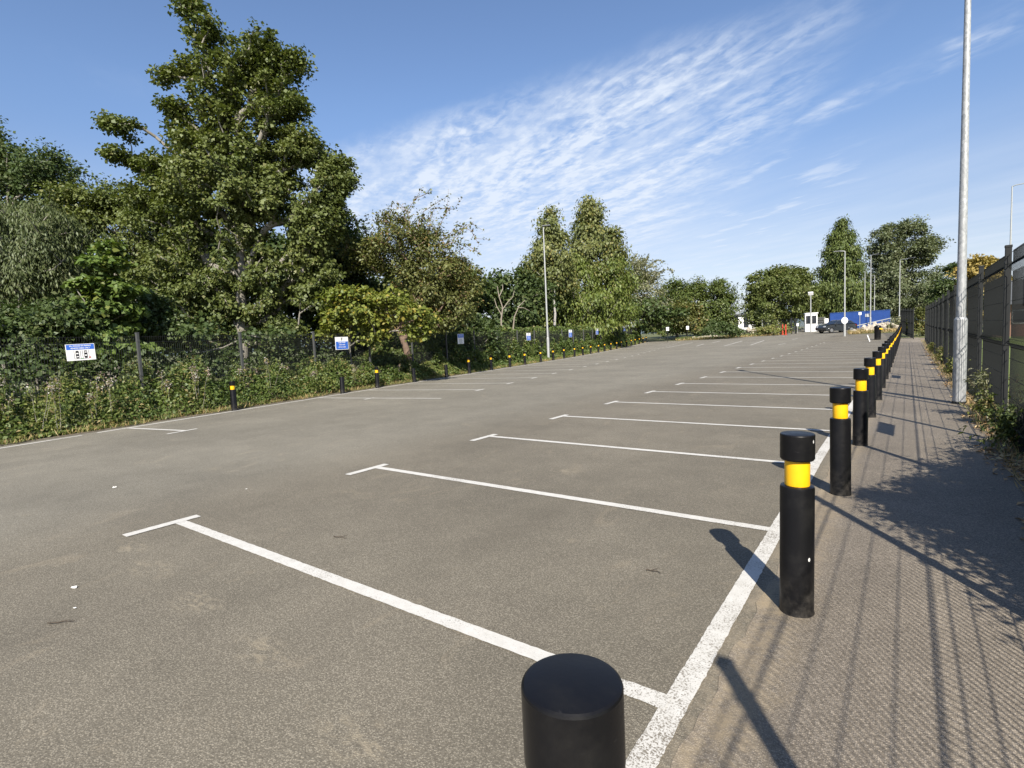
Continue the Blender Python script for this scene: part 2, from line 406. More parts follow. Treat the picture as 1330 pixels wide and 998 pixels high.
def plant_tree(name, label, cat, group, base, trunk, blobs, leafmat, barkmat, leaf=0.14, per=80, clump=0.42, r0=0.2, seed=1,
               droop=0.0, flat=0.6, aspect=0.75, sprays=(), twig=0.013, up=0.6):
    """trunk: list of points; blobs: (centre, radii, n clumps, density); limbs grow from the trunk to every leaf clump"""
    rng = np.random.default_rng(seed)
    pts = []; dens = []
    for c, r, n, dn in blobs:
        d = rnd_unit(rng, n); rr = 0.15 + 0.85 * rng.random(n) ** 0.6
        p = np.asarray(c) + d * rr[:, None] * np.asarray(r)
        p = p + rng.normal(size=(n, 3)) * 0.08 * np.asarray(r)
        p[:, 2] = np.maximum(p[:, 2], base[2] + 0.25)
        pts.append(p); dens.append(np.full(n, dn))
    P = np.concatenate(pts); DN = np.concatenate(dens)
    # skeleton
    tp = [np.asarray(q, float) for q in trunk]
    path = []
    for a, b in zip(tp, tp[1:]):
        k = max(2, int(np.linalg.norm(b - a) / 0.5))
        for i in range(k): path.append(a + (b - a) * i / k)
    path.append(tp[-1])
    nodes = [path[0]]; par = [-1]; plen = [0.0]
    for q in path[1:]:
        wob = rng.normal(size=3) * 0.03; wob[2] = 0
        nodes.append(q + wob); par.append(len(nodes) - 2); plen.append(plen[-1] + np.linalg.norm(q - nodes[-2]))
    nt = len(nodes)
    low = max(1, int(nt * 0.12))
    order = np.argsort(np.min(np.linalg.norm(P[:, None, :] - np.array(path)[None, ::3, :], axis=2), axis=1))
    tip_of = {}
    for i in order:
        A = np.array(nodes); p = P[i]
        d = np.linalg.norm(A - p, axis=1)
        cost = d + 0.22 * np.array(plen) + 1.2 * np.maximum(0, A[:, 2] - p[2] + 0.25 * d)
        cost[:low] += 5
        j = int(np.argmin(cost)); a = A[j]
        mid = a + (p - a) * 0.5 + rng.normal(size=3) * 0.05 * d[j] + np.array([0, 0, 0.06 * d[j]])
        if d[j] > 0.5:
            nodes.append(mid); par.append(j); plen.append(plen[j] + d[j] * 0.5); j = len(nodes) - 1
        nodes.append(p); par.append(j); plen.append(plen[j] + np.linalg.norm(p - nodes[j])); tip_of[i] = len(nodes) - 1
    cnt = np.ones(len(nodes))
    for k in range(len(nodes) - 1, nt - 1, -1): cnt[par[k]] += cnt[k]
    for k in range(nt - 1, 0, -1): cnt[par[k]] += cnt[k] if k >= nt else 0
    segs = []
    H = max(q[2] for q in path) - path[0][2]
    def rad(k):
        if k < nt:
            f = k / max(1, nt - 1); return r0 * (1.15 if k == 0 else 1) * (1 - 0.88 * f)
        return min(r0 * 0.5, twig * cnt[k] ** 0.46)
    for k in range(1, len(nodes)):
        j = par[k]; rj = rad(j) if (j < nt and k < nt) else min(rad(j), rad(k) * 1.35 + 0.004)
        segs.append((np.asarray(nodes[j]), np.asarray(nodes[k]), rj, rad(k) if k < nt or cnt[k] > 1 else rad(k) * 0.6))
    # leaves
    C = []; T = []; B = []
    cen = P.mean(axis=0)
    for i in range(len(P)):
        n = max(3, int(per * DN[i] * rng.uniform(0.55, 1.4)))
        rad_c = clump * rng.uniform(0.7, 1.3)
        off = rng.normal(size=(n, 3)) * 0.60; off *= np.minimum(1, 1.35 / np.maximum(1e-6, np.linalg.norm(off, axis=1)))[:, None]
        off = off * rad_c * np.array([1, 1, flat])
        if droop: off[:, 2] -= droop * rng.random(n) ** 1.5
        tw = int(n * 0.24)
        q = P[i] + off
        if tw:
            a = np.asarray(nodes[par[tip_of[i]]]); u = rng.random(tw)[:, None]
            q[:tw] = P[i] + (a - P[i]) * u * 0.6 + rng.normal(size=(tw, 3)) * 0.12 * rad_c / 0.4
        C.append(q)
        out = P[i] - cen; out = out / max(0.5, np.linalg.norm(out))
        T.append(off / max(1e-6, rad_c) * 0.9 + out * 0.35 + rng.normal(size=(n, 3)) * 0.55 + np.array([0, 0, -0.35 - 1.2 * (droop > 0)]))
        B.append(np.tile(out * 0.5, (n, 1)) + off / max(1e-6, rad_c) * 0.5 + rng.normal(size=(n, 3)) * 0.40 + np.array([0, 0, up]))
    for sp in sprays:                                  # long thin shoots that stick out of the crown, leaves sparse along them
        q = [np.asarray(x, float) for x in sp]
        for a, b in zip(q, q[1:]):
            segs.append((a, b, 0.018, 0.010))
            n = int(np.linalg.norm(b - a) * 26); u = rng.random(n)[:, None]
            C.append(a + (b - a) * u + rng.normal(size=(n, 3)) * 0.09)
            T.append(np.tile((b - a), (n, 1)) + rng.normal(size=(n, 3)) * 0.8); B.append(rng.normal(size=(n, 3)) + np.array([0, 0, 0.6]))
            for _ in range(max(1, int(np.linalg.norm(b - a) * 2.2))):
                u0 = rng.random(); s0 = a + (b - a) * u0
                e0 = s0 + (b - a) / np.linalg.norm(b - a) * 0.35 + rng.normal(size=3) * 0.25
                segs.append((s0, e0, 0.009, 0.004)); m_ = 8
                C.append(s0 + (e0 - s0) * rng.random((m_, 1)) + rng.normal(size=(m_, 3)) * 0.05); T.append(rng.normal(size=(m_, 3))); B.append(rng.normal(size=(m_, 3)) + np.array([0, 0, 0.6]))
    C = np.concatenate(C); T = np.concatenate(T); B = np.concatenate(B)
    L = leaf * rng.uniform(0.45, 1.5, len(C)); W = L * aspect * rng.uniform(0.8, 1.15, len(C))
    root = empty(name, tuple(base))
    off = np.asarray(base, float)
    link_mesh('trunk', tubes_mesh('trunk', [(a - off, b - off, r, s) for a, b, r, s in segs]), barkmat, root)
    link_mesh('crown', leaf_mesh('crown', C - off, T, B, L, W), leafmat, root)
    tag(root, label, cat, group)
    return root

def px_tree(name, label, cat, group, D, base_px, trunk_px, blobs, leafmat, barkmat, thick=1.0, back=0.0, sprays=(), dense=1.55, **kw):
    """a tree at distance D; outline given in photo pixels at that distance, with real depth"""
    b = at_depth(base_px, 470, D); z0 = zg(b[1]); base = np.array([b[0], b[1], z0])
    rng = np.random.default_rng(kw.get('seed', 1) + 500); kw['clump'] = kw.get('clump', 0.42) * 1.12; kw['leaf'] = kw.get('leaf', 0.14) * 1.08
    tr = [base] + [at_depth(x, y, D) for x, y in trunk_px]
    k = D / FOC
    bl = []
    for q in blobs:
        px, py, rx, ry, n = q[:5]; dn = q[5] if len(q) > 5 else 1.0
        dz = q[6] if len(q) > 6 else rng.uniform(-0.25, 0.25) * rx * k
        c = at_depth(px, py, D + dz + back)
        r = np.array([rx * k * thick, rx * k * thick, ry * k]) * 0.97
        bl.append((c, r, max(2, int(n * dense)), dn))
    sp = [[at_depth(x, y, D + dd) for x, y, dd in s_] for s_ in sprays]
    return plant_tree(name, label, cat, group, base, tr, bl, leafmat, barkmat, sprays=sp, **kw)

exec_order = []
# ------------------------------------------------------------------ camera, sun, sky
cam = bpy.data.cameras.new('camera'); co = bpy.data.objects.new('camera', cam); COL.objects.link(co)
cam.sensor_width = 36.0; cam.lens = 36.0 * FOC / 1330.0; cam.clip_start = 0.05; cam.clip_end = 6000
rt = ROT @ np.array([1, 0, 0.0]); upv = ROT @ np.array([0, -1.0, 0]); bk = -FWD
co.matrix_world = Matrix(((rt[0], upv[0], bk[0], 0), (rt[1], upv[1], bk[1], 0), (rt[2], upv[2], bk[2], EYE), (0, 0, 0, 1)))
S.camera = co

sun = bpy.data.lights.new('sun', 'SUN'); sun.energy = 5.0; sun.angle = RAD(0.53); sun.color = (1.0, 0.93, 0.82)
so = bpy.data.objects.new('sun', sun); COL.objects.link(so)
to_sun = Vector((-math.cos(SUN_AZ) * math.cos(SUN_EL), -math.sin(SUN_AZ) * math.cos(SUN_EL), math.sin(SUN_EL)))
so.rotation_euler = to_sun.to_track_quat('Z', 'Y').to_euler(); so.location = to_sun * 60

W = bpy.data.worlds.new('World'); S.world = W; W.use_nodes = True
t = NT(W.node_tree); t.n.clear()
sky = t.new('ShaderNodeTexSky', sky_type='NISHITA'); sky.sun_disc = False
sky.sun_elevation = SUN_EL; sky.sun_rotation = math.atan2(to_sun.x, to_sun.y)
sky.air_density = 1.0; sky.dust_density = 0.6; sky.ozone_density = 1.6; sky.altitude = 60
d = t.new('ShaderNodeTexCoord').outputs['Generated']
sx = t.new('ShaderNodeSeparateXYZ'); t.l.new(d, sx.inputs[0])
dz = t.m('MAXIMUM', sx.outputs[2], 0.02)
u = t.m('DIVIDE', sx.outputs[0], dz); v = t.m('DIVIDE', sx.outputs[1], dz)
a = t.m('ADD', t.m('MULTIPLY', u, -0.85), t.m('MULTIPLY', v, 0.53))          # along the streaks of the cloud deck
b = t.m('ADD', t.m('MULTIPLY', u, 0.53), t.m('MULTIPLY', v, 0.85))           # across them
cv = t.new('ShaderNodeCombineXYZ'); t.l.new(a, cv.inputs[0]); t.l.new(b, cv.inputs[1]); cv = cv.outputs[0]
warp = t.noise(cv, 1.1, 3, 0.55)
wob = t.m('MULTIPLY', t.m('SUBTRACT', warp, 0.5), 0.55)
bb = t.m('ADD', b, wob)
lo = t.m('SUBTRACT', 1.62, t.m('MULTIPLY', t.m('SUBTRACT', a, 1.15), 0.78)); lo = t.m('MAXIMUM', lo, 0.05)
hi = t.m('ADD', 1.84, t.m('MULTIPLY', t.m('SUBTRACT', a, 1.15), 0.74))
main = t.m('MULTIPLY', t.step(t.m('SUBTRACT', bb, lo), -0.15, 0.40), t.step(t.m('DIVIDE', t.m('SUBTRACT', hi, bb), t.m('ADD', 0.45, t.m('MULTIPLY', t.m('SUBTRACT', a, 1.15), 0.42))), -0.08, 0.95))
second = t.m('MULTIPLY', t.step(t.m('ABSOLUTE', t.m('SUBTRACT', bb, 2.38)), 0.22, 0.02), t.step(a, 3.6, 2.2))
second = t.m('MULTIPLY', second, t.step(t.noise(t.mapping(cv, (3.0, 3.0, 1)), 1.0, 2), 0.40, 0.60, 0.12, 0.62))
thin = t.m('MULTIPLY', t.step(t.noise(cv, 0.55, 3, 0.6), 0.60, 0.78), t.step(u, -2.6, -1.4, 0.0, 0.3))
rip = t.noise(t.mapping(cv, (5.2, 11.0, 1), (0, 0, RAD(14))), 1.0, 6, 0.58, 0.4)
str_ = t.noise(t.mapping(cv, (1.0, 4.4, 1), (0, 0, RAD(-6))), 1.0, 5, 0.6, 0.3)
rip2 = t.noise(t.mapping(cv, (13.0, 17.0, 1), (0, 0, RAD(30))), 1.0, 4, 0.55, 0.5)
tex = t.m('ADD', t.m('MULTIPLY', t.step(rip, 0.40, 0.64), 0.46), t.m('MULTIPLY', t.step(str_, 0.38, 0.64), 0.52))
tex = t.m('ADD', tex, t.m('MULTIPLY', t.step(rip2, 0.40, 0.62), 0.26)); tex = t.m('MULTIPLY', t.m('SUBTRACT', tex, 0.06), t.step(t.noise(t.mapping(cv, (0.8, 2.6, 1), (0, 0, RAD(8)), (3.1, 1.7, 0)), 1.0, 3, 0.55), 0.30, 0.58, 0.35, 1.05))
mask = t.m('MAXIMUM', t.m('MAXIMUM', main, second), thin)
core = t.m('MULTIPLY', t.step(a, 1.2, 2.3, 0.74, 1.0), t.step(a, 3.6, 6.8, 1.0, 0.5))
fill = t.m('MULTIPLY', main, t.step(a, 1.5, 2.9, 0.02, 0.25))
dens = t.m('MULTIPLY', t.m('ADD', t.m('MULTIPLY', mask, tex), fill), core, clamp=True)
flecks = t.m('MULTIPLY', t.step(t.noise(t.mapping(cv, (1.9, 4.2, 1), (0, 0, RAD(10))), 1.0, 4, 0.55), 0.52, 0.68), t.m('MULTIPLY', t.step(t.m('ABSOLUTE', t.m('SUBTRACT', t.m('SUBTRACT', b, hi), 0.15)), 1.0, 0.2), t.step(a, 1.9, 2.8)))
dens = t.m('MAXIMUM', dens, t.m('MULTIPLY', flecks, 0.55))
dens = t.m('MULTIPLY', dens, 0.92)
veil = t.m('MULTIPLY', t.step(sx.outputs[2], 0.33, 0.03), t.step(t.noise(t.mapping(cv, (0.5, 1.4, 1)), 1.0, 4, 0.6), 0.25, 0.75, 0.34, 0.72))
dens = t.m('SUBTRACT', t.m('ADD', dens, veil), t.m('MULTIPLY', dens, veil))
deep = t.step(sx.outputs[2], 0.05, 0.55)
tint = t.mix(t.step(sx.outputs[2], 0.10, 0.40), (0.78, 0.73, 0.79, 1), (0.93, 0.98, 1.09, 1))
skyc = t.mix(1.0, sky.outputs[0], tint, 'MULTIPLY')
cloud = t.mix(dens, skyc, (5.1, 5.6, 6.4, 1))
bg = t.new('ShaderNodeBackground'); t.l.new(cloud, bg.inputs[0]); bg.inputs[1].default_value = 0.088
ow = t.new('ShaderNodeOutputWorld'); t.l.new(bg.outputs[0], ow.inputs[0])

S.view_settings.view_transform = 'Standard'; S.view_settings.look = 'None'; S.view_settings.gamma = 1.0
S.view_settings.use_curve_mapping = False; S.view_settings.exposure = 0.85
S.render.engine = 'CYCLES'
S.cycles.max_bounces = 6; S.cycles.diffuse_bounces = 3; S.cycles.glossy_bounces = 2; S.cycles.transmission_bounces = 3; S.cycles.transparent_max_bounces = 4
S.cycles.use_denoising = True

# ------------------------------------------------------------------ ground, car park, path
def sheet(name, rows, mat, lift, kind='structure', cols=1):
    """rows: (y, x_lo, x_hi); a sheet that follows the rise of the ground"""
    V = []; F = []
    for y, x0, x1 in rows:
        for k in range(cols + 1): V.append((x0 + (x1 - x0) * k / cols, y, zg(y) + lift))
    for i in range(len(rows) - 1):
        for k in range(cols):
            q = i * (cols + 1) + k; F.append((q, q + 1, q + cols + 2, q + cols + 1))
    o = link_mesh(name, np_mesh(name, V, F), mat); tag(o, kind=kind); return o

ys = [-60, -20] + list(np.arange(0, 121, 1.0)) + [160, 400, 1500]
sheet('ground', [(y, -1500, 1500) for y in ys], M['ground'], -0.03)
EX, EY = -13.1, 0.0
ev = np.array([-0.205, 0.979, 0.0]); nv = np.array([0.979, 0.205, 0.0])
def edge(s, o=0.0, z=0.0):
    """point s metres along the far long edge of the car park, o metres out into it"""
    p = np.array([EX, EY, 0]) + ev * s + nv * o
    return np.array([p[0], p[1], zg(p[1]) + z])
def edge_x(y): return EX - 0.2094 * y
yy = list(np.arange(-14, 69.01, 1.0))
sheet('car_park', [(y, edge_x(y) - 0.32, -0.60) for y in yy], M['asphalt'], 0.0)
sheet('road', [(y, -17.5 - (y - 69) * 0.1, -4.9) for y in np.arange(69, 101, 1.0)], M['asphalt'], 0.0)
sheet('path', [(y, -0.665 + 0.012 * math.sin(y * 9.1) + 0.010 * math.sin(y * 23.0), 0.80 + 0.03 * math.sin(y * 1.3) + 0.02 * math.sin(y * 3.1)) for y in np.arange(-10, 56.01, 0.1)], M['path'], 0.004)
sheet('dirt_strip', [(y, edge_x(y) - 1.5, edge_x(y) - 0.28 + 0.05 * math.sin(y * 2.1) + 0.03 * math.sin(5.3 * y)) for y in np.arange(-12, 70, 0.5)], M['soil'], 0.008)
sheet('fence_verge', [(y, 0.74, 1.6) for y in np.arange(-10, 56, 1.0)], M['soil'], -0.004)

# painted lines: one sheet of quads 8 mm above the asphalt
LV = []; LF = []
def quad(a, b, c, d_, z=0.004):
    n = len(LV)
    for p in (a, b, c, d_): LV.append((p[0], p[1], zg(p[1]) + z))
    LF.append((n, n + 1, n + 2, n + 3))
def strip(p, q, w, z=0.004, step=1.5):
    p = np.array(p[:2], float); q = np.array(q[:2], float); L = np.linalg.norm(q - p); k = max(1, int(L / step)); dv = (q - p) / L; s = np.array([-dv[1], dv[0]]) * w / 2
    jr = np.random.default_rng(int(abs(p[0] * 31 + p[1] * 77) * 10) % 100000); rag = 0.030 if step < 0.2 else 0.0
    ja = jr.normal(size=k + 1) * rag; jb = jr.normal(size=k + 1) * rag
    for i in range(k):
        a_ = p + (q - p) * i / k; b_ = p + (q - p) * (i + 1) / k
        quad(a_ - s * (1 + ja[i]), b_ - s * (1 + ja[i + 1]), b_ + s * (1 + jb[i + 1]), a_ + s * (1 + jb[i]), z)
def line_obj(name):
    global LV, LF
    o = link_mesh(name, np_mesh(name, LV, LF), M['paint']); tag(o, kind='structure'); LV = []; LF = []
    return o
strip((-0.735, -8), (-0.737, -1), 0.105); strip((-0.737, -1), (-0.83, 7), 0.105, 0.004, 0.03); strip((-0.83, 7), (-0.90, 60), 0.105, 0.004)
for i in range(-3, 22):
    y = 2.10 + 2.36 * i
    strip((-0.80, y), (-5.50, y + 0.02), 0.095, 0.0055, 0.035 if 0 <= i < 4 else 5)
    strip((-5.55, y - 0.42), (-5.545, y + 0.20), 0.105, 0.007, 0.035 if 0 <= i < 4 else 5)
line_obj('parking_markings')
strip(edge(-8, 0.05), edge(3.7, 0.05), 0.09); strip(edge(4.0, 0.03), edge(69, 0.05), 0.09)
sA = [4.6, 10.35, 12.75, 15.1]
strip(edge(sA[0], 0.1), edge(sA[0] - 0.02, 2.05), 0.09, 0.0055, 5); strip(edge(sA[0] - 0.42, 2.05), edge(sA[0] + 0.22, 2.05), 0.09, 0.007)
for k in range(1, 24):
    s = sA[k] if k < 4 else 15.1 + 2.36 * (k - 3)
    strip(edge(s, 0.1), edge(s, 4.65), 0.09, 0.0055, 6)
    if k == 1: strip(edge(s - 0.35, 2.2), edge(s + 0.1, 2.2), 0.09, 0.007, 5)
    else: strip(edge(s - 0.38, 4.68), edge(s + 0.2, 4.68), 0.10, 0.007, 5)
line_obj('bay_markings')
for a_, b_ in [((-16.1, 51.7), (-16.9, 56.7)), ((-16.7, 59.0), (-17.0, 63.4)), ((-13.3, 50.8), (-14.2, 61.3)), ((-11.1, 50.8), (-11.9, 60.5)), ((-8.7, 49.9), (-8.5, 52.0)), ((-9.3, 60.5), (-9.1, 62.5)),
               ((-18.6, 50.8), (-19.4, 61)), ((-13.5, 51.5), (-11.2, 51.5)), ((-13.9, 56.5), (-11.6, 56.3))]:
    strip(a_, b_, 0.10, 0.0055)
line_obj('far_bay_markings')

# ------------------------------------------------------------------ bollards
def make_bollard(label, capless=False):
    root = empty('bollard'); tag(root, label, 'bollard')
    r = 0.085
    p = MB(); p.lathe([(r + 0.004, 0.0), (r + 0.002, 0.012), (r, 0.02), (r, 0.700), (r - 0.003, 0.712), (r - 0.012, 0.716), (0.060, 0.718), (0.0, 0.718)])
    p.build('post', M['black'], root, 40)
    if capless: return root
    p = MB(); p.lathe([(0.0615, 0.715), (0.0625, 0.722), (0.0625, 0.852), (0.0615, 0.860)])
    p.build('reflective_band', M['yellow'], root)
    p = MB(); p.lathe([(0.058, 0.858), (r - 0.006, 0.857), (r, 0.866), (r, 0.992), (r - 0.0015, 0.996), (r - 0.005, 0.9985), (r - 0.012, 0.9995), (0.0, 1.003)])
    cap = p.build('cap', M['black'], root, 20)
    return root
by = [0.735, 3.215, 5.735, 8.215, 10.76] + [10.76 + 2.47 * k for k in range(1, 23)]
bollard0 = make_bollard('')
for i, y in enumerate(by):
    o = bollard0 if i == 0 else copy_tree(bollard0)
    o.location = (-0.445 if i == 0 else -0.478 + 0.004 * math.sin(i * 2.7), y, zg(y)); o.rotation_euler = (RAD(0.5) * math.sin(i * 1.9), RAD(0.6) * math.sin(i * 3.3), i * 1.13)
    o['group'] = 'black bollards with yellow bands beside the path'
    o['label'] = ('black bollard close to the camera, cut by the picture bottom, showing its flat round top' if i == 0 else
                  'black yellow-banded bollard beside the path, %s in the row counting from the camera' % ORD[i])
left_s = [7.45, 11.65, 13.6, 15.95, 18.5, 20.75, 23.1, 25.5, 27.85, 30.4, 32.9, 35.3]
left_s += [35.3 + 2.36 * k for k in range(1, 15)]
short_full = make_bollard(''); short_cut = make_bollard('', True)
used = {0: False, 1: False}
for i, s in enumerate(left_s):
    cut = i in (1, 3, 4)
    src = short_cut if cut else short_full
    o = copy_tree(src) if used[cut] else src
    used[cut] = True
    p = edge(s, -0.12 + 0.03 * math.sin(i * 2.2)); o.location = tuple(p); o.scale = (0.92, 0.92, 0.80); o.rotation_euler = (RAD(1.2) * math.sin(i * 2.9), RAD(1.2) * math.sin(i * 1.7), i * 2.1)
    o['group'] = 'short bollards along the overgrown edge'
    o['label'] = ('short black bollard without its yellow top, %s in the row along the overgrown edge' if cut else
                  'short black bollard with yellow band, %s in the row along the overgrown edge') % ORD[i]

# ------------------------------------------------------------------ lamp posts
def lamp_post(label, base, h, arm=1.0, az=0.0, r0=0.085, group=None, detail=False, head=True, mat=None):
    root = empty('lamp_post', tuple(base)); tag(root, label, 'lamp post', group)
    mat = mat or M['lamp']
    hb = 1.56
    p = MB(); p.tube([(0, 0, 0), (0, 0, hb - 0.06), (0, 0, hb), (0, 0, hb + 0.05)], [r0, r0, r0, r0 * 0.72], 28 if detail else 12)
    b_ = p.build('base_column', mat, root, 12)
    p = MB(); p.tube([(0, 0, hb + 0.04), (0, 0, h * 0.55), (0, 0, h)], [r0 * 0.72, r0 * 0.60, r0 * 0.42], 28 if detail else 10); p.build('shaft', mat, root)
    if detail:
        p = MB(); p.box((-0.045, -r0 - 0.004, 0.62), (0.045, -r0 + 0.03, 1.22), 0.006); dd = p.build('access_door', mat, root); dd.rotation_euler = (0, 0, RAD(210))
        p = MB(); p.tube([(0, 0, 0), (0, 0, 0.05)], [r0 + 0.014, r0 + 0.006], 28); p.build('base_collar', M['dark'], root)
    ca, sa = math.cos(az), math.sin(az)
    if head:
        p = MB()
        if arm > 0.2:
            p.tube([(0, 0, h - 0.03), (ca * 0.12, sa * 0.12, h + 0.02), (ca * arm, sa * arm, h + 0.06)], [r0 * 0.4, r0 * 0.36, r0 * 0.33], 8); p.build('arm', mat, root)
            p = MB()
        m_ = Matrix.Rotation(az, 3, 'Z')
        p.box((-0.30, -0.12, -0.05), (0.30, 0.12, 0.03), 0.02, m_)
        hd = p.build('lantern', M['lamphead'], root); hd.location = (ca * (arm + 0.2), sa * (arm + 0.2), h + 0.06)
    return root
GL = 'tall lamp posts around the car park'
lamp_at = edge(33.9, -0.85); lamp_h = 9.45
lamp_post('tall galvanised lamp post standing on the path in front of the mesh fence', (0.80, 12.95, 0), 8.1, 0.25, RAD(120), 0.1, GL, True, mat=M['galv'])
lamp_post('pale lamp post with flat head behind the short bollards at the tree line', tuple(lamp_at), lamp_h, 0.0, RAD(20), 0.095, GL)
lamp_post('grey lamp post with a round white sign, beside the parked dark car', (-5.09, 64.2, zg(64.2)), 8.5, 0.5, RAD(190), 0.105, GL)
for lab, px, yb, yt, D, arm, az in [
    ('slim lamp post in front of the blue hoarding', 1130.5, 425, 332, 66, 0.3, 20),
    ('slim lamp post behind the blue hoarding, first beside the tall conifer', 1123, 420, 352, 80, 0.8, 0),
    ('slim lamp post behind the blue hoarding, its arm pointing to the conifer', 1135.5, 420, 358, 84, 0.6, 180),
    ('long-armed lamp post before the big ash tree where the path ends', 1168, 422, 338, 72, 1.4, 0)]:
    b_ = at_depth(px, 420, D); top = at_depth(px, yt, D)
    lamp_post(lab, (b_[0], b_[1], zg(b_[1])), top[2] - zg(b_[1]), arm, RAD(az - 36), 0.095, GL)
b_ = at_depth(1313, 300, 30); lamp_post('slim lamp post rising behind the dark mesh fence, arm out of the picture', (b_[0], b_[1], 0), at_depth(1313, 242, 30)[2], 1.2, RAD(-10), 0.07, GL)
# short floodlight pole by the kiosk
b_ = at_depth(1053, 400, 73); g0 = zg(b_[1])
fl = empty('floodlight_pole', (b_[0], b_[1], g0)); tag(fl, 'grey pole with a white floodlight on top beside the white kiosk', 'floodlight')
zt = at_depth(1053, 384, 73)[2] - g0
p = MB(); p.tube([(0, 0, 0), (0, 0, zt)], [0.09, 0.06], 10); p.build('pole', M['lamp'], fl)
p = MB(); p.box((-0.30, -0.12, -0.22), (0.30, 0.12, 0.22), 0.05, Matrix.Rotation(0.5, 3, 'X')); h_ = p.build('floodlight', M['white'], fl); h_.location = (0, 0, zt + 0.25)

# ------------------------------------------------------------------ mesh fences
def panel_mesh(name, length, z0, z1, pitch, wire, folds, hstep, hw):
    """welded mesh: upright wires that kink at each fold, paired horizontal wires; local x along, y across"""
    prof = [(0.0, z0)]
    for f in folds: prof += [(0.0, f - 0.055), (0.045, f), (0.0, f + 0.055)]
    prof.append((0.0, z1)); prof = sorted(prof, key=lambda q: q[1])
    V = []; F = []
    def bar(pts, w, along):
        n0 = len(V)
        for p_ in pts:
            for dx, dy in ((-w, -w), (w, -w), (w, w), (-w, w)):
                V.append((p_[0] + (dx if not along else 0), p_[1] + dy, p_[2] + (dx if along else 0)))
        for i in range(len(pts) - 1):
            for k in range(4): F.append((n0 + i * 4 + k, n0 + i * 4 + (k + 1) % 4, n0 + i * 4 + 4 + (k + 1) % 4, n0 + i * 4 + 4 + k))
    n = int(round((length - 0.1) / pitch))
    for i in range(n + 1): bar([(0.05 + i * pitch, y_, z_) for y_, z_ in prof], wire, False)
    hz = list(np.arange(z0 + 0.06, z1, hstep)) + [z1 - 0.02] + [f for f in folds]
    for z in hz:
        yo = 0.045 if any(abs(z - f) < 1e-6 for f in folds) else 0.0
        bar([(0.03, yo + wire + hw, z), (length - 0.03, yo + wire + hw, z)], hw, True)
        for f in folds[1:2]: bar([(0.03, wire + hw, f - 0.06), (length - 0.03, wire + hw, f - 0.06)], hw * 1.2, True)
    return np_mesh(name, np.array(V), np.array(F))

def post_builder(h, w, mat):
    p = MB(); p.box((-w / 2, -w / 2, 0), (w / 2, w / 2, h), 0.006)
    p.box((-w / 2 - 0.004, -w / 2 - 0.004, h - 0.02), (w / 2 + 0.004, w / 2 + 0.004, h + 0.012), 0.006)
    for z in (0.25, h * 0.5, h - 0.22): p.box((-w / 2 - 0.003, -w / 2 - 0.006, z), (w / 2 + 0.003, w / 2 + 0.006, z + 0.03), 0.002)
    o = p.build('fence_post', mat); return o.data, o

# fence on the path side: posts every 3 m on x = 1.0
fr = empty('mesh_fence', (1.0, 0, 0)); tag(fr, 'tall dark mesh fence with steel posts running along the path', 'fence')
pm = panel_mesh('mesh_panel', 2.98, 0.06, 2.38, 0.052, 0.0026, [0.32, 1.26, 2.18], 0.235, 0.0024); pm.materials.append(M['darkgreen'])
pd, po = post_builder(2.44, 0.062, M['dark']); po.parent = fr; first = True
for k in range(-2, 16):
    y = 0.03 + 3.02 * k
    if first: o = po; first = False
    else: o = bpy.data.objects.new('fence_post', pd); COL.objects.link(o); o.parent = fr
    o.location = (0, y, zg(y))
    if k < 15:
        q = bpy.data.objects.new('mesh_panel', pm); COL.objects.link(q); q.parent = fr; q.location = (0.035, y + 0.01, zg(y)); q.rotation_euler = (math.atan2(zg(y + 3) - zg(y), 3), 0, RAD(90))
        q.rotation_euler = (0, -math.atan2(zg(y + 3) - zg(y), 3), RAD(90))
# two plates fixed to it, one out of the frame, whose shadows lie on the path
for y, lab in ((7.75, 'grey sign plate fixed to the mesh fence close to the camera'), (17.1, 'grey sign plate fixed to the mesh fence behind the tall lamp post')):
    p = MB(); p.box((0.045, -0.48, -0.15), (0.052, 0.48, 0.15), 0.002); o = p.build('sign_plate', M['grey']); o.location = (1.0, y, 1.86); tag(o, lab, 'sign')
# fence remainder where the path ends
fe = empty('mesh_fence', (0.42, 53.0, zg(53.0)), RAD(93.5)); tag(fe, 'short run of dark fence closing the end of the path', 'fence')
for k in range(6):
    o = bpy.data.objects.new('fence_post', pd); COL.objects.link(o); o.parent = fe; o.location = (k * 2.99, 0, zg(53 + 3 * k) - zg(53))
    if k < 5: q = bpy.data.objects.new('mesh_panel', pm); COL.objects.link(q); q.parent = fe; q.location = (k * 2.99, 0, zg(53 + 3 * k) - zg(53))

# fence along the trees: posts every 2.97 m, 1.3 m behind the edge
az_e = math.atan2(ev[1], ev[0])
o0 = edge(0, -1.35)
fl_ = empty('mesh_fence', tuple(o0), az_e); tag(fl_, 'dark mesh fence along the trees, half hidden by brambles', 'fence')
pml = panel_mesh('mesh_panel', 2.95, 0.06, 2.10, 0.055, 0.0026, [0.35, 1.2, 1.95], 0.26, 0.003); pml.materials.append(M['dark'])
pdl, pol = post_builder(2.17, 0.065, simple('weathered_grey_post', (0.055, 0.057, 0.055), 0.6, vary=0.25)); pol.parent = fl_; first = True
for k in range(-3, 22):
    s = 5.85 + 2.97 * k; z = zg(edge(s, -1.35)[1])
    if first: o = pol; first = False
    else: o = bpy.data.objects.new('fence_post', pdl); COL.objects.link(o); o.parent = fl_
    o.location = (s, 0, z)
    q = bpy.data.objects.new('mesh_panel', pml); COL.objects.link(q); q.parent = fl_; q.location = (s + 0.01, 0.05, z); q.rotation_euler = (0, -math.atan2(zg(edge(s + 3)[1]) - z, 3), 0)

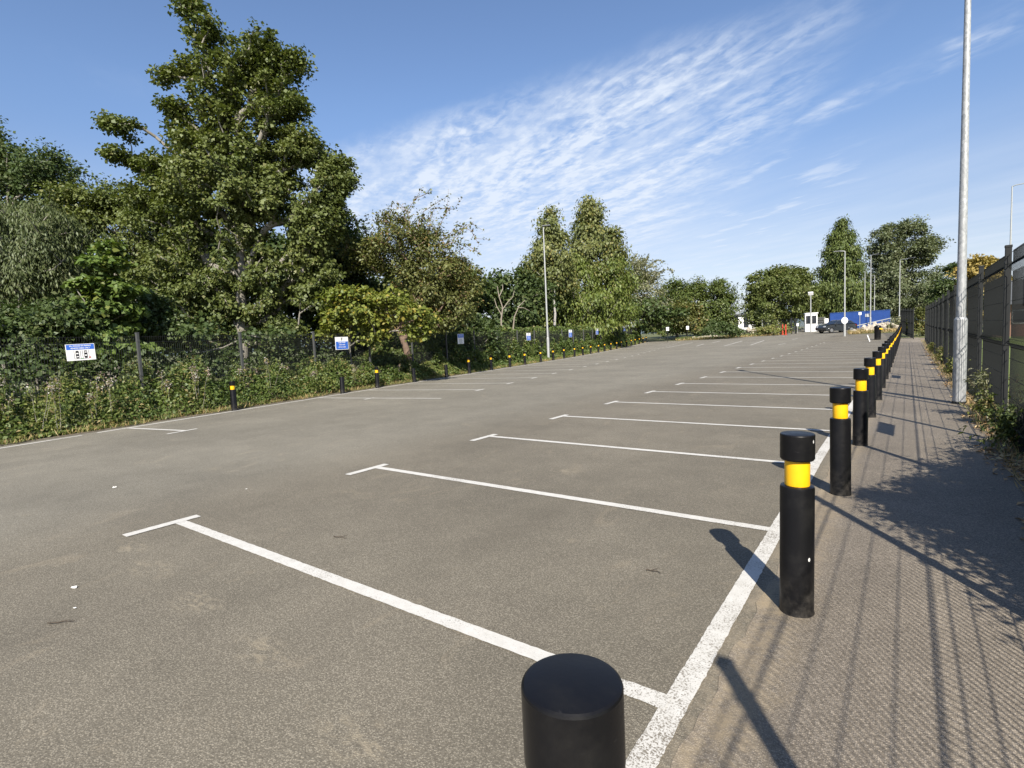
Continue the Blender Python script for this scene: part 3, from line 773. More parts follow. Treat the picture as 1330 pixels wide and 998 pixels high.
# ------------------------------------------------------------------ signs on that fence
def letters(txt, size, mat, parent, loc, align='CENTER', name='lettering', xs=1.0):
    c = bpy.data.curves.new(name, 'FONT'); c.body = txt; c.size = size; c.align_x = align; c.align_y = 'CENTER'; c.extrude = 0.0012; c.offset = size * 0.012
    tmp = bpy.data.objects.new(name, c); COL.objects.link(tmp)
    me = bpy.data.meshes.new_from_object(tmp.evaluated_get(bpy.context.evaluated_depsgraph_get())); bpy.data.objects.remove(tmp); me.name = name
    me.materials.clear(); o = link_mesh(name, me, mat, parent); o.location = loc; o.scale = (xs, 1, 1)
    return o
def sign_root(label, s, z, w, h, turn=0.0):
    """sign in local x (along) and y (up), facing the car park"""
    r = empty('car_park_sign', tuple(edge(s, -1.22, z))); r.rotation_euler = (RAD(90), 0, az_e + turn); tag(r, label, 'sign', 'signs on the fence along the trees')
    p = MB(); p.box((-w / 2, -h / 2, -0.006), (w / 2, h / 2, 0.004), 0.002); p.build('board', M['white'], r)
    p = MB(); p.box((-0.02, -h / 2 + 0.05, -0.13), (0.02, h / 2 - 0.05, -0.009)); p.build('bracket', M['dark'], r)
    return r
def patch(parent, name, mat, x0, y0, x1, y1, z=0.0055, th=0.0015):
    p = MB(); p.box((x0, y0, z), (x1, y1, z + th)); return p.build(name, mat, parent)
r = sign_root('large white sign with blue header and two parked car pictograms, hung on the fence', 4.50, 1.74, 0.66, 0.40, RAD(-12))
r.rotation_euler = (RAD(90), RAD(-1.5), az_e + RAD(-12)); r.scale = (0.82, 0.93, 1)
patch(r, 'header', M['blue'], -0.315, 0.065, 0.315, 0.19)
letters('ALL VEHICLES ON PREMISES', 0.046, M['white'], r, (0, 0.153, 0.0078), xs=0.86); letters('REVERSE PARKS ONLY', 0.046, M['white'], r, (0, 0.097, 0.0078), xs=0.95)
for cx_, flip in ((-0.085, 1), (0.105, -1)):
    p = MB(); z0 = 0.0055
    for x0, y0, x1, y1 in ((-0.075, -0.155, -0.068, 0.045), (0.068, -0.155, 0.075, 0.045), (-0.075, -0.162, 0.075, -0.155)):
        p.box((cx_ + x0, y0, z0), (cx_ + x1, y1, z0 + 0.001))
    p.build('bay_outline', M['ink'], r)
    p = MB(); cy_ = -0.055
    p.prism([(cx_ + a_ * 0.037, cy_ + flip * b_) for a_, b_ in ((-0.75, 0.092), (0.75, 0.092), (1, 0.06), (1, -0.06), (0.8, -0.092), (-0.8, -0.092), (-1, -0.06), (-1, 0.06))], z0, z0 + 0.0012, lambda a_, b_, c_: (a_, b_, c_))
    p.build('car_pictogram', M['ink'], r)
    p = MB()
    for a_, b_ in ((0.012, 0.040), (-0.062, -0.040)):
        p.prism([(cx_ - 0.028, cy_ + flip * a_), (cx_ + 0.028, cy_ + flip * a_), (cx_ + 0.023, cy_ + flip * b_), (cx_ - 0.023, cy_ + flip * b_)][:4], z0 + 0.0018, z0 + 0.0028, lambda q, w_, c_: (q, w_, c_))
    p.build('window_pictogram', M['white'], r)
p = MB()
for sg in (1, -1): p.box((0.165, -0.140, 0.006), (0.225, -0.128, 0.0075), 0, Matrix.Rotation(sg * RAD(45), 3, 'Z'))
p.build('cross_mark', M['red'], r)
p = MB(); p.box((-0.012, -0.165, 0.006), (0.03, -0.15, 0.0075)); p.build('tick_mark', simple('tick_green', (0.03, 0.3, 0.06), 0.5), r)

small = [(13.05, 1.73, 0.60, 0.47, 'white and blue sign with a parking symbol, on the fence beyond the unmarked bays', 0),
         (21.95, 1.74, 0.52, 0.52, 'white sign with blue header beside the leaning hawthorn trunk', 1), (31.2, 1.73, 0.56, 0.50, 'small blue sign on the fence between the hawthorn and the pale lamp post', 0),
         (40.3, 1.84, 0.60, 0.62, 'small pale blue sign on the fence just past the pale lamp post', 0), (48.6, 1.9, 0.6, 0.6, 'small blue sign on the fence beneath the birches', 0),
         (54.5, 2.0, 0.6, 0.6, 'small blue and white sign on the fence beneath the grey willow', 1), (60.5, 2.0, 0.6, 0.6, 'small dark blue sign on the fence beyond the grey willow', 0)]
for s, z, w, h, lab, kind in small:
    r = sign_root(lab, s, z, w, h, RAD(-8))
    if kind == 0:
        patch(r, 'blue_panel', M['blue'], -w / 2 + 0.02, -h / 2 + 0.02, w / 2 - 0.02, h / 2 - h * 0.36)
        p = MB(); p.box((-0.028, h / 2 - h * 0.30, 0.0055), (-0.012, h / 2 - 0.03, 0.007)); p.box((-0.012, h / 2 - h * 0.12, 0.0055), (0.03, h / 2 - 0.03, 0.007)); p.box((-0.012, h / 2 - h * 0.20, 0.0055), (0.03, h / 2 - h * 0.16, 0.007)); p.build('symbol', M['ink'], r)
        letters('CAR PARK', 0.07, M['white'], r, (0, h * 0.06, 0.0075)); letters('STAFF AND', 0.055, M['white'], r, (0, -h * 0.12, 0.0075)); letters('VISITORS ONLY', 0.05, M['white'], r, (0, -h * 0.30, 0.0075))
    else:
        patch(r, 'header', M['blue'], -w / 2 + 0.02, h * 0.12, w / 2 - 0.02, h / 2 - 0.02)
        letters('NOTICE', 0.09, M['white'], r, (0, h * 0.29, 0.0075))
        p = MB()
        for q in range(5): p.box((-w * 0.3, -h * 0.4 + q * h * 0.095, 0.0055), (w * (0.3 - 0.08 * (q % 2)), -h * 0.4 + q * h * 0.095 + 0.012, 0.0065))
        p.build('text_lines', M['ink'], r)
for px, py, D, lab in ((867, 427.5, 66, 'blank white sign on a post by the yellowish bush'), (893, 426, 69, 'bright white sign on a post beside the far rubble heap')):
    c = at_depth(px, py, D); g0 = zg(c[1])
    r = empty('post_sign', (c[0], c[1], g0), RAD(36)); tag(r, lab, 'sign')
    p = MB(); p.tube([(0, 0.03, 0), (0, 0.03, c[2] - g0 + 0.3)], 0.03, 8); p.build('post', M['dark'], r)
    p = MB(); p.box((-0.17, -0.012, c[2] - g0 - 0.22), (0.17, 0.0, c[2] - g0 + 0.22), 0.003); p.build('board', M['white'], r)
# ------------------------------------------------------------------ trees along the overgrown edge
GT = 'trees beyond the fence'
px_tree('sycamore_tree', 'tallest broadleaf tree with an open leaning top and pale limbs, behind the mesh fence', 'tree', GT, 23, 316,
        [(315, 430), (313, 340), (306, 240), (288, 150), (265, 70), (248, -5)],
        [(247, 8, 20, 20, 10, .6), (240, -24, 14, 16, 6, .6), (268, 48, 30, 22, 16, .6), (240, 90, 26, 12, 9, .6), (214, 98, 20, 7, 6, .6), (338, 66, 38, 20, 18, .6), (372, 82, 28, 24, 16, .65), (300, 100, 50, 28, 22, .6), (345, 105, 40, 26, 20, .7), (225, 145, 24, 20, 10, .7),
         (365, 140, 42, 40, 26), (305, 150, 60, 55, 44, .9), (330, 200, 75, 40, 44), (300, 235, 90, 36, 44), (428, 250, 30, 36, 22), (215, 235, 40, 34, 20), (405, 315, 34, 36, 26), (250, 195, 46, 42, 30), (398, 195, 40, 32, 24), (440, 230, 24, 24, 22), (432, 285, 18, 24, 10, .8),
         (158, 164, 24, 9, 8), (150, 200, 16, 8, 5), (178, 213, 18, 9, 6), (193, 250, 30, 28, 14), (235, 285, 62, 46, 44), (325, 270, 75, 52, 52), (410, 290, 40, 36, 28),
         (240, 365, 72, 44, 46), (340, 365, 78, 50, 52), (410, 365, 34, 38, 20), (300, 425, 66, 26, 32), (225, 425, 52, 26, 26), (370, 430, 36, 18, 12)],
        LEAF['syc'], M['bark'], leaf=0.115, per=105, clump=0.285, r0=0.26, seed=3, flat=0.6, aspect=0.9, thick=0.9, dense=2.3, twig=0.016)
px_tree('woodland_tree', 'dark rounded tree cut by the picture edge, highest of the woodland mass', 'tree', GT, 36, 0,
        [(5, 350), (10, 230)], [(10, 215, 45, 40, 40), (-50, 190, 50, 60, 40), (60, 225, 38, 30, 28), (20, 290, 70, 60, 60), (-60, 300, 60, 70, 40)],
        LEAF['dark'], M['bark'], leaf=0.17, per=130, clump=0.6, r0=0.3, seed=5, flat=0.6)
px_tree('woodland_tree', 'mid green woodland tree filling the gap between the dark tree and the tall sycamore', 'tree', GT, 31, 150,
        [(150, 380), (150, 290)], [(150, 262, 34, 26, 26), (105, 270, 40, 32, 32), (195, 285, 45, 38, 34), (130, 320, 70, 45, 52), (60, 310, 50, 45, 40), (210, 340, 40, 45, 30)],
        LEAF['syc'], M['bark'], leaf=0.145, per=130, clump=0.52, r0=0.28, seed=7, flat=0.6)
px_tree('willow_tree', 'drooping fine-leaved grey green willow at the picture edge', 'tree', GT, 22, 20,
        [(25, 400), (30, 320)], [(25, 300, 65, 42, 46), (60, 340, 48, 48, 40), (0, 360, 50, 55, 40), (-50, 330, 50, 70, 40), (70, 290, 30, 25, 16)],
        LEAF['willow'], M['bark'], leaf=0.15, per=130, clump=0.42, r0=0.2, seed=9, droop=0.7, aspect=0.28, flat=0.6)
px_tree('sycamore_sapling', 'bright green young sycamore with layered leaves above the large car park sign', 'tree', GT, 17, 140,
        [(140, 420), (141, 350), (138, 318)], [(139, 322, 12, 8, 6), (140, 345, 26, 12, 14), (135, 375, 36, 14, 20), (145, 402, 42, 14, 22), (135, 430, 44, 14, 20), (160, 455, 30, 12, 10)],
        LEAF['sap'], M['bark'], leaf=0.15, per=70, clump=0.26, r0=0.06, seed=11, flat=0.35, aspect=0.9)
px_tree('understorey_bush', 'dark tangled bush behind the fence under the willow', 'bush', GT, 16.2, 45,
        [(45, 450)], [(40, 430, 50, 36, 40), (80, 415, 35, 28, 24), (5, 430, 40, 40, 30), (-40, 430, 45, 50, 30), (70, 460, 40, 20, 18)], LEAF['dark'], M['bark'], leaf=0.11, per=95, clump=0.34, r0=0.06, seed=13)
px_tree('understorey_bush', 'dark bush behind the fence under the tall sycamore', 'bush', GT, 19, 250,
        [(250, 460)], [(205, 425, 30, 18, 16), (255, 432, 26, 10, 8), (355, 436, 30, 10, 8), (195, 400, 26, 24, 14)], LEAF['dark'], M['bark'], leaf=0.12, per=80, clump=0.36, r0=0.06, seed=15)
px_tree('woodland_tree', 'dark tree between the tall sycamore and the arching hawthorn', 'tree', GT, 28, 445,
        [(445, 400), (450, 320)], [(446, 300, 30, 22, 18), (470, 330, 40, 36, 28), (425, 350, 40, 44, 30), (455, 390, 50, 40, 34), (485, 400, 30, 40, 20), (400, 400, 40, 40, 24)],
        LEAF['dark'], M['bark'], leaf=0.135, per=130, clump=0.46, r0=0.22, seed=17)
px_tree('hawthorn_tree', 'olive brown hawthorn with arching thin shoots and a thick leaning reddish trunk', 'tree', GT, 25, 534,
        [(527, 455), (519, 428), (528, 400), (540, 350)],
        [(520, 330, 55, 32, 40), (565, 345, 45, 40, 38), (480, 335, 34, 34, 26), (540, 300, 38, 22, 22, .75), (505, 292, 26, 16, 12, .6), (590, 355, 24, 34, 20), (540, 385, 55, 24, 30), (590, 395, 30, 26, 24), (500, 412, 24, 20, 14), (562, 415, 26, 18, 16), (610, 375, 16, 26, 12, .7)],
        LEAF['haw'], M['barkred'], leaf=0.109, per=105, clump=0.400, r0=0.200, seed=19, aspect=0.62,
        sprays=[[(520, 320, 0), (525, 280, .2), (540, 258, .4), (562, 248, .6)], [(500, 320, 0), (500, 285, .1), (512, 270, .3)], [(560, 320, 0), (575, 285, 0), (585, 268, .2)],
                [(570, 320, 0), (595, 292, 0), (612, 300, -.2), (622, 318, -.3)], [(580, 340, 0), (606, 318, 0), (624, 330, -.2)], [(545, 310, 0), (550, 275, -.4), (570, 262, -.6)],
                [(480, 315, 0), (470, 290, .3), (455, 282, .5)], [(560, 330, .5), (590, 310, .8), (603, 296, 1)], [(535, 310, -.5), (530, 275, -.6), (515, 262, -.8)], [(590, 350, 0), (610, 345, 0), (626, 352, 0)],
                [(550, 300, .3), (565, 270, .3), (590, 272, .3)], [(575, 310, -.4), (600, 300, -.6), (615, 288, -.6)]])
px_tree('field_maple', 'bright yellow green maple bush beside the hawthorn trunk', 'bush', GT, 21, 455,
        [(455, 450), (455, 400)], [(452, 385, 30, 16, 18), (475, 405, 34, 20, 22), (440, 415, 24, 24, 14), (500, 388, 28, 10, 12), (485, 430, 26, 18, 12), (425, 432, 14, 14, 6), (535, 405, 24, 12, 9), (550, 425, 16, 18, 8)],
        LEAF['lime'], M['bark'], leaf=0.127, per=85, clump=0.302, r0=0.062, seed=21, flat=0.5, aspect=0.8)
px_tree('understorey_bush', 'dark bush behind the fence at the hawthorn foot', 'bush', GT, 32, 560,
        [(560, 455)], [(500, 445, 40, 18, 22), (560, 440, 36, 22, 22), (600, 425, 30, 30, 24), (625, 440, 25, 22, 16)], LEAF['dark'], M['bark'], leaf=0.161, per=80, clump=0.529, r0=0.065, seed=23)
px_tree('woodland_tree', 'low dark tree behind the pale dead stems', 'tree', GT, 48, 650,
        [(650, 400), (650, 370)], [(640, 378, 26, 26, 26), (676, 372, 26, 18, 18), (615, 395, 26, 34, 26), (660, 405, 36, 26, 28), (700, 385, 20, 24, 14)], LEAF['dark'], M['bark'], leaf=0.267, per=75, clump=0.686, r0=0.214, seed=25)
def dead(label, D, paths, r):
    b_ = at_depth(paths[0][0][0], 445, D); base = np.array([b_[0], b_[1], zg(b_[1])])
    segs = []
    for i, path in enumerate(paths):
        q = [at_depth(x, y, D + 0.15 * i * k) for k, (x, y) in enumerate(path)]
        if i == 0: q[0] = base
        for k in range(len(q) - 1):
            f0 = 1 - k / (len(q)) * 0.7; f1 = 1 - (k + 1) / len(q) * 0.7
            segs.append((q[k] - base, q[k + 1] - base, r * f0 * (1 if i == 0 else .6), r * f1 * (1 if i == 0 else .6)))
    o = link_mesh('dead_tree', tubes_mesh('dead_tree', segs), M['barkpale']); o.location = tuple(base); tag(o, label, 'tree', GT)
dead('pale dead forked stem standing among dark foliage', 37, [[(650, 440), (651, 415), (653, 400), (648, 385), (646, 372)], [(653, 402), (660, 392), (666, 386), (668, 378)], [(652, 410), (645, 398), (642, 388)], [(648, 386), (653, 376), (653, 370)]], 0.065)
dead('pale dead trunk leaning over beside the forked dead stem', 37.5, [[(661, 440), (668, 412), (674, 398), (682, 390)], [(674, 400), (680, 400), (688, 404)]], 0.06)
px_tree('birch_tree', 'slender birch, the lower one of the pair rising above the willow thicket', 'tree', GT, 52, 722,
        [(720, 380), (716, 320), (715, 272)], [(716, 276, 7, 9, 7, .8), (712, 294, 14, 11, 14, .8), (722, 308, 16, 10, 14), (702, 318, 14, 9, 10, .8), (716, 332, 26, 14, 24), (692, 345, 12, 14, 10, .8), (704, 352, 22, 16, 18), (728, 355, 26, 24, 24)], LEAF['birch'], M['birchbark'], leaf=0.204, per=85, clump=0.633, r0=0.158, seed=27, droop=0.7, flat=0.8)
px_tree('birch_tree', 'slender birch with the highest top of the pair above the willow thicket', 'tree', GT, 58, 770,
        [(769, 370), (767, 310), (766, 258)], [(764, 265, 8, 8, 8, .8), (775, 272, 6, 7, 5, .7), (766, 282, 18, 10, 16), (758, 298, 14, 10, 12, .8), (776, 302, 20, 12, 18), (750, 318, 12, 10, 9, .8), (770, 325, 30, 16, 28), (798, 306, 9, 12, 9, .8), (795, 328, 16, 14, 15), (745, 345, 18, 14, 14), (772, 350, 36, 24, 30)], LEAF['birch'], M['birchbark'], leaf=0.220, per=90, clump=0.696, r0=0.177, seed=29, droop=0.7, flat=0.8)
px_tree('willow_tree', 'broad fresh green willow thicket below the two birches', 'tree', GT, 56, 745,
        [(745, 420), (745, 380)], [(698, 352, 26, 15, 20), (736, 346, 30, 14, 22), (794, 352, 26, 14, 18), (810, 372, 18, 20, 16), (694, 375, 24, 24, 26), (715, 395, 40, 24, 34), (735, 372, 40, 28, 36), (782, 375, 36, 30, 34), (750, 402, 56, 24, 44), (695, 405, 24, 24, 22), (800, 405, 28, 24, 24), (720, 350, 24, 14, 12), (770, 425, 45, 14, 20)],
        LEAF['ywillow'], M['bark'], leaf=0.254, per=95, clump=0.805, r0=0.245, seed=31, droop=0.35, aspect=0.42)
px_tree('goat_willow', 'silvery grey willow with twiggy top beside the birches', 'tree', GT, 73, 828,
        [(828, 410), (828, 360)], [(828, 346, 26, 14, 18, .7), (818, 365, 30, 20, 26, .9), (846, 366, 18, 18, 14, .7), (830, 392, 38, 24, 34), (850, 405, 20, 20, 14), (800, 398, 20, 26, 16)],
        LEAF['sallow'], M['bark'], leaf=0.269, per=85, clump=0.912, r0=0.235, seed=33, aspect=0.5,
        sprays=[[(840, 350, 0), (852, 338, 0), (862, 340, 0)], [(850, 358, 0), (866, 350, 0), (875, 352, 0)], [(820, 345, 0), (826, 332, 0)], [(810, 352, 0), (808, 338, 0)], [(838, 345, 0), (843, 330, 0)]])
for px, D, lab, bl, sd in [
    (880, 84, 'low dark pine-like tree beside the silvery willow', [(880, 375, 18, 12, 14), (868, 390, 20, 16, 16), (890, 390, 20, 16, 16), (875, 412, 28, 18, 22)], 35),
    (916, 86, 'dark pine-like tree behind the yellowish bush', [(908, 372, 10, 10, 7), (905, 385, 20, 16, 16), (920, 398, 22, 18, 18), (900, 412, 26, 16, 18)], 37),
    (938, 85, 'dark evergreen closing the tree line beside the sky gap', [(936, 369, 10, 9, 7), (928, 378, 14, 12, 10), (942, 385, 13, 16, 13), (935, 402, 20, 18, 22), (942, 420, 16, 14, 14), (922, 420, 22, 12, 14)], 39)]:
    px_tree('evergreen_tree', lab, 'tree', GT, D, px, [(px, 410), (px, 372)], bl, LEAF['conifer'], M['bark'], leaf=0.36, per=90, clump=0.95, r0=0.25, seed=sd, flat=0.5, aspect=0.4)
px_tree('hazel_bush', 'yellowish brown bush in front of the dark evergreens', 'bush', GT, 75, 892, [(892, 425)], [(892, 402, 17, 12, 16), (880, 415, 14, 10, 10), (905, 414, 14, 10, 10), (892, 425, 22, 9, 12)], LEAF['haw'], M['bark'], leaf=0.278, per=80, clump=0.737, r0=0.093, seed=41)
# second rank that closes the wood behind
for px, D, lab, bl, sd in [
    (300, 38, 'dense dark tree deep in the wood behind the tall sycamore', [(300, 350, 80, 55, 60), (230, 370, 50, 55, 40), (385, 355, 55, 50, 44), (300, 430, 90, 30, 40)], 43),
    (100, 40, 'dense dark tree deep in the wood behind the young sycamore', [(100, 380, 70, 50, 40), (30, 390, 60, 50, 34), (160, 400, 50, 50, 30), (100, 430, 90, 30, 36)], 45),
    (520, 44, 'dense dark tree deep in the wood behind the hawthorn', [(520, 390, 50, 40, 30), (580, 385, 40, 34, 28), (460, 400, 50, 40, 30), (530, 430, 80, 22, 30), (605, 365, 16, 16, 8)], 47),
    (760, 70, 'dense dark tree deep in the wood behind the willow thicket', [(760, 405, 50, 24, 26), (700, 405, 40, 26, 22), (820, 408, 40, 22, 24), (860, 410, 30, 16, 14)], 49)]:
    px_tree('woodland_tree', lab, 'tree', GT, D, px, [(px, 420), (px, 390)], bl, LEAF['dark'], M['bark'], leaf=0.34, per=85, clump=0.85, r0=0.2, seed=sd)

# ------------------------------------------------------------------ trees at the far end
GF = 'trees at the far end of the car park'
def far_tree(name, label, D, px, bl, leafm, sd, leaf=0.27, clump=0.85, per=130, **kw):
    return px_tree(name, label, 'tree', GF, D, px, [(px, 415), (px, kw.pop('top', 370))], bl, leafm, M['bark'], leaf=leaf, per=per, clump=clump, r0=0.3, seed=sd, **kw)
far_tree('broadleaf_tree', 'wide rounded tree beside the sky gap, behind the orange red barrier posts', 82, 1012, [(1012, 358, 26, 14, 26), (985, 372, 18, 20, 20), (1035, 362, 22, 14, 18), (1012, 385, 44, 24, 56), (980, 398, 16, 20, 14), (1045, 388, 22, 24, 22), (1010, 412, 40, 16, 30)], LEAF['syc'], 51)
far_tree('conifer_tree', 'tall pointed dense conifer at the far end', 88, 1092, [(1093, 294, 5, 7, 8), (1093, 308, 14, 11, 24), (1092, 328, 23, 15, 44), (1091, 352, 30, 18, 66), (1090, 380, 34, 18, 76), (1090, 405, 35, 18, 76)], LEAF['conifer'], 53, leaf=0.36, clump=0.75, per=120, aspect=0.35, top=292, up=0.1, droop=0.5, flat=0.9)
far_tree('ash_tree', 'big loose round-headed ash tree right of the conifer', 96, 1170, [(1168, 300, 30, 15, 26), (1146, 322, 22, 22, 24), (1192, 320, 24, 22, 26), (1170, 335, 36, 24, 44), (1150, 362, 28, 24, 30), (1190, 362, 30, 24, 32), (1170, 392, 46, 24, 60), (1140, 385, 26, 28, 34), (1200, 390, 30, 26, 34), (1212, 318, 10, 7, 6, .8)], LEAF['ash'], 55, leaf=0.28, clump=0.95, per=125, top=310,
         sprays=[[(1205, 322, 0), (1216, 316, 0), (1223, 318, 0)], [(1200, 330, 0), (1212, 326, 0)], [(1190, 300, 0), (1200, 293, 0)]])
far_tree('broadleaf_tree', 'low dark tree between the round tree and the conifer', 92, 1055, [(1052, 385, 18, 16, 18), (1060, 405, 26, 16, 22), (1045, 370, 12, 10, 8)], LEAF['dark'], 57)
far_tree('broadleaf_tree', 'small dark tree behind the fence beside the ash', 80, 1232, [(1238, 352, 10, 10, 8), (1228, 372, 14, 14, 14), (1240, 385, 22, 18, 22), (1222, 400, 22, 14, 18)], LEAF['dark'], 59)
far_tree('golden_tree', 'yellow leaved tree showing above the mesh fence', 62, 1275, [(1272, 343, 18, 8, 14), (1290, 350, 16, 10, 12), (1262, 355, 16, 12, 14), (1280, 370, 26, 14, 22), (1270, 395, 26, 18, 20)], LEAF['gold'], 61, leaf=0.26, clump=0.6)
far_tree('broadleaf_tree', 'dark hedge tree low behind the mesh fence', 52, 1310, [(1300, 395, 26, 16, 22), (1335, 388, 26, 20, 22), (1365, 380, 26, 22, 20)], LEAF['dark'], 63, leaf=0.24, clump=0.6)
px_tree('low_bush', 'olive bush beside the pale rubble at the far edge', 'bush', GF, 69, 1003, [(1003, 430)], [(1005, 428, 14, 6, 14), (990, 430, 12, 5, 9), (1020, 430, 8, 5, 5)], LEAF['weed'], M['bark'], leaf=0.16, per=80, clump=0.4, r0=0.05, seed=65)
px_tree('low_bush', 'dark bush beneath the far evergreen', 'bush', GF, 67, 948, [(948, 432)], [(945, 427, 14, 9, 14), (925, 430, 14, 6, 10), (960, 431, 8, 5, 6)], LEAF['dark'], M['bark'], leaf=0.18, per=80, clump=0.45, r0=0.05, seed=67)
px_tree('low_bush', 'reddish green bush filling the gap at the end of the path fence', 'bush', GF, 47, 1192, [(1192, 432)], [(1190, 424, 8, 10, 12), (1196, 408, 7, 9, 9), (1204, 425, 8, 12, 10)], LEAF['haw'], M['bark'], leaf=0.13, per=90, clump=0.36, r0=0.05, seed=69)
px_tree('low_bush', 'grey green bush on the rubble bank under the ash tree', 'bush', GF, 62, 1158, [(1158, 432)], [(1152, 425, 9, 7, 9), (1166, 420, 8, 8, 9)], LEAF['sallow'], M['bark'], leaf=0.15, per=80, clump=0.4, r0=0.05, seed=71)

px_tree('low_bush', 'dark green bush closing the hedge foot beside the blank white sign', 'bush', GF, 82, 858, [(858, 430)], [(856, 424, 18, 12, 20), (878, 428, 16, 8, 12), (838, 424, 14, 12, 12)], LEAF['bramble'], M['bark'], leaf=0.22, per=80, clump=0.55, r0=0.05, seed=73)
px_tree('low_bush', 'dark green bush closing the hedge foot beside the bright white sign', 'bush', GF, 80, 912, [(912, 430)], [(910, 428, 18, 8, 16), (930, 425, 16, 10, 14)], LEAF['dark'], M['bark'], leaf=0.22, per=80, clump=0.55, r0=0.05, seed=75)

# shrub that leans on the mesh fence beside the camera; its shade falls across the path
def shrub(label, base, blobs, seed, n_leaf=0.07, mat='shrub', per=120, cl=0.24, asp=0.45):
    return plant_tree('shrub', label, 'shrub', 'shrubs behind the mesh fence', base, [np.array(base), np.array(base) + np.array([0, 0, 0.7])], blobs, LEAF[mat], M['bark'], leaf=n_leaf, per=per, clump=cl, r0=0.04, seed=seed, aspect=asp, twig=0.006)
shrub('dark shrub pushing through the mesh fence where the big shade begins', (1.75, 7.4, 0), [((1.72, 7.0, 0.75), (0.45, 0.9, 0.65), 60, 1), ((1.55, 8.0, 0.45), (0.35, 0.45, 0.40), 26, 1), ((1.18, 8.45, 0.28), (0.22, 0.35, 0.25), 16, 1)], 81)
shrub('tall dense shrub behind the fence out of the picture, shading the path', (2.1, 4.4, 0), [((2.0, 4.9, 1.2), (0.6, 1.0, 1.15), 170, 1.6), ((2.0, 3.3, 1.6), (0.65, 1.0, 1.35), 210, 1.6), ((1.95, 6.1, 1.0), (0.5, 0.8, 0.85), 100, 1.5)], 83)
shrub('loose shrub behind the fence out of the picture, thin at its edge', (2.1, 2.4, 0), [((2.0, 2.3, 1.2), (0.5, 0.7, 1.0), 60, 1.1), ((2.0, 1.6, 0.8), (0.4, 0.5, 0.6), 20, .8)], 85)

# ------------------------------------------------------------------ brambles, weeds and grass along the edge
def bank(s, rng_n):
    h = np.where(s < 9, 1.05, np.where(s < 19, 1.05 - (s - 9) * 0.047, 0.58 - np.clip(s - 19, 0, 10) * 0.02))
    return h * (0.45 + 0.85 * rng_n)
def lump(s, o):
    return 0.5 + 0.28 * np.sin(s * 1.7 + 1.3 * np.sin(o * 2.1)) * np.sin(s * 0.63 + 0.4) + 0.22 * np.sin(s * 4.3 + o * 3.1) + 0.12 * np.sin(s * 9.7 - o * 5)
def scatter(name, n, s0, s1, o0, o1, mat, leaf, aspect, seed, hmul=1.0, skin=0.75, z0=0.02, power=1.0, up=0.7, tilt=0.8, thr=None, hfun=None):
    rng = np.random.default_rng(seed)
    s = s0 + (s1 - s0) * rng.random(n) ** power; o = o0 + (o1 - o0) * rng.random(n)
    if thr is not None:
        keep = lump(s * 0.9 + seed, o) > thr; s, o = s[keep], o[keep]
    n = len(s)
    front = np.clip((-0.26 - 0.20 * np.clip((11 - s) / 3, 0, 1) - 0.22 * np.clip((s - 16) / 4, 0, 1) - o + 0.10 * np.sin(s * 2.9) + 0.07 * np.sin(s * 7.1)) / 0.8, 0.02, 1) ** 0.7
    h = (bank(s, np.clip(lump(s, o), 0, 1)) if hfun is None else hfun(s, o)) * front * hmul
    zz = z0 + h * (1 - (1 - skin) * 0 - rng.random(n) ** 2.2 * skin)
    p = np.array([EX, EY, 0])[None] + ev[None] * s[:, None] + nv[None] * o[:, None]
    zgv = np.array([zg(y) for y in p[:, 1]])
    C = np.stack([p[:, 0], p[:, 1], zz + zgv], axis=1)
    T = rng.normal(size=(n, 3)) * np.array([1, 1, tilt]) + nv * 0.4
    N = rng.normal(size=(n, 3)) * 0.55 + np.array([0, 0, up]) + nv * 0.45
    L = leaf * rng.uniform(0.55, 1.4, n) * (1 + np.clip(s - 15, 0, 60) * 0.018)
    o_ = link_mesh(name, leaf_mesh(name, C, T, N, L, L * aspect), mat); tag(o_, kind='stuff'); return o_
scatter('brambles', 60000, -9, 22, -1.9, -0.42, LEAF['bramble'], 0.085, 0.75, 101)
scatter('weeds', 30000, -9, 22, -1.9, -0.36, LEAF['weed'], 0.085, 0.42, 103, hmul=1.12, thr=0.45)
scatter('dry_weeds', 9000, -9, 24, -1.9, -0.2, LEAF['haw'], 0.08, 0.4, 105, hmul=1.1, thr=0.62)
scatter('far_brambles', 42000, 20, 69, -1.9, -0.36, LEAF['bramble'], 0.10, 0.75, 107)
scatter('far_weeds', 18000, 20, 69, -1.9, -0.2, LEAF['weed'], 0.085, 0.5, 109, hmul=1.05, thr=0.5)
def scrubh(s, o): return (1.75 + 0.75 * np.clip(lump(s * 0.6, o * 0.7), 0, 1)) * np.clip((s - 12) / 10, 0.45, 1) * np.where(s > 50, 0.85, 1)
scatter('scrub', 60000, 12, 72, -4.8, -1.45, LEAF['bramble'], 0.13, 0.7, 111, hfun=scrubh, skin=0.85)
scatter('scrub_weeds', 26000, 12, 72, -4.5, -1.45, LEAF['willow'], 0.14, 0.35, 113, hfun=scrubh, skin=0.6, thr=0.45)
scatter('hedge_growth', 34000, 19, 70, -1.75, -1.05, LEAF['bramble'], 0.09, 0.7, 117, hfun=lambda s, o: 0.5 + 1.3 * np.clip(lump(s * 0.8, o), 0, 1) ** 1.3, skin=0.9)
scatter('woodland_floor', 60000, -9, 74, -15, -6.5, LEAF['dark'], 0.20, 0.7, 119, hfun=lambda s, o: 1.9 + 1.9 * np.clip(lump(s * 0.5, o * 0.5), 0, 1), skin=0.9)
scatter('deep_undergrowth', 6500, -9, 16, -7.0, -2.6, LEAF['dark'], 0.13, 0.7, 115, hfun=lambda s, o: 1.0 + 0.9 * np.clip(lump(s, o), 0, 1), skin=0.9)
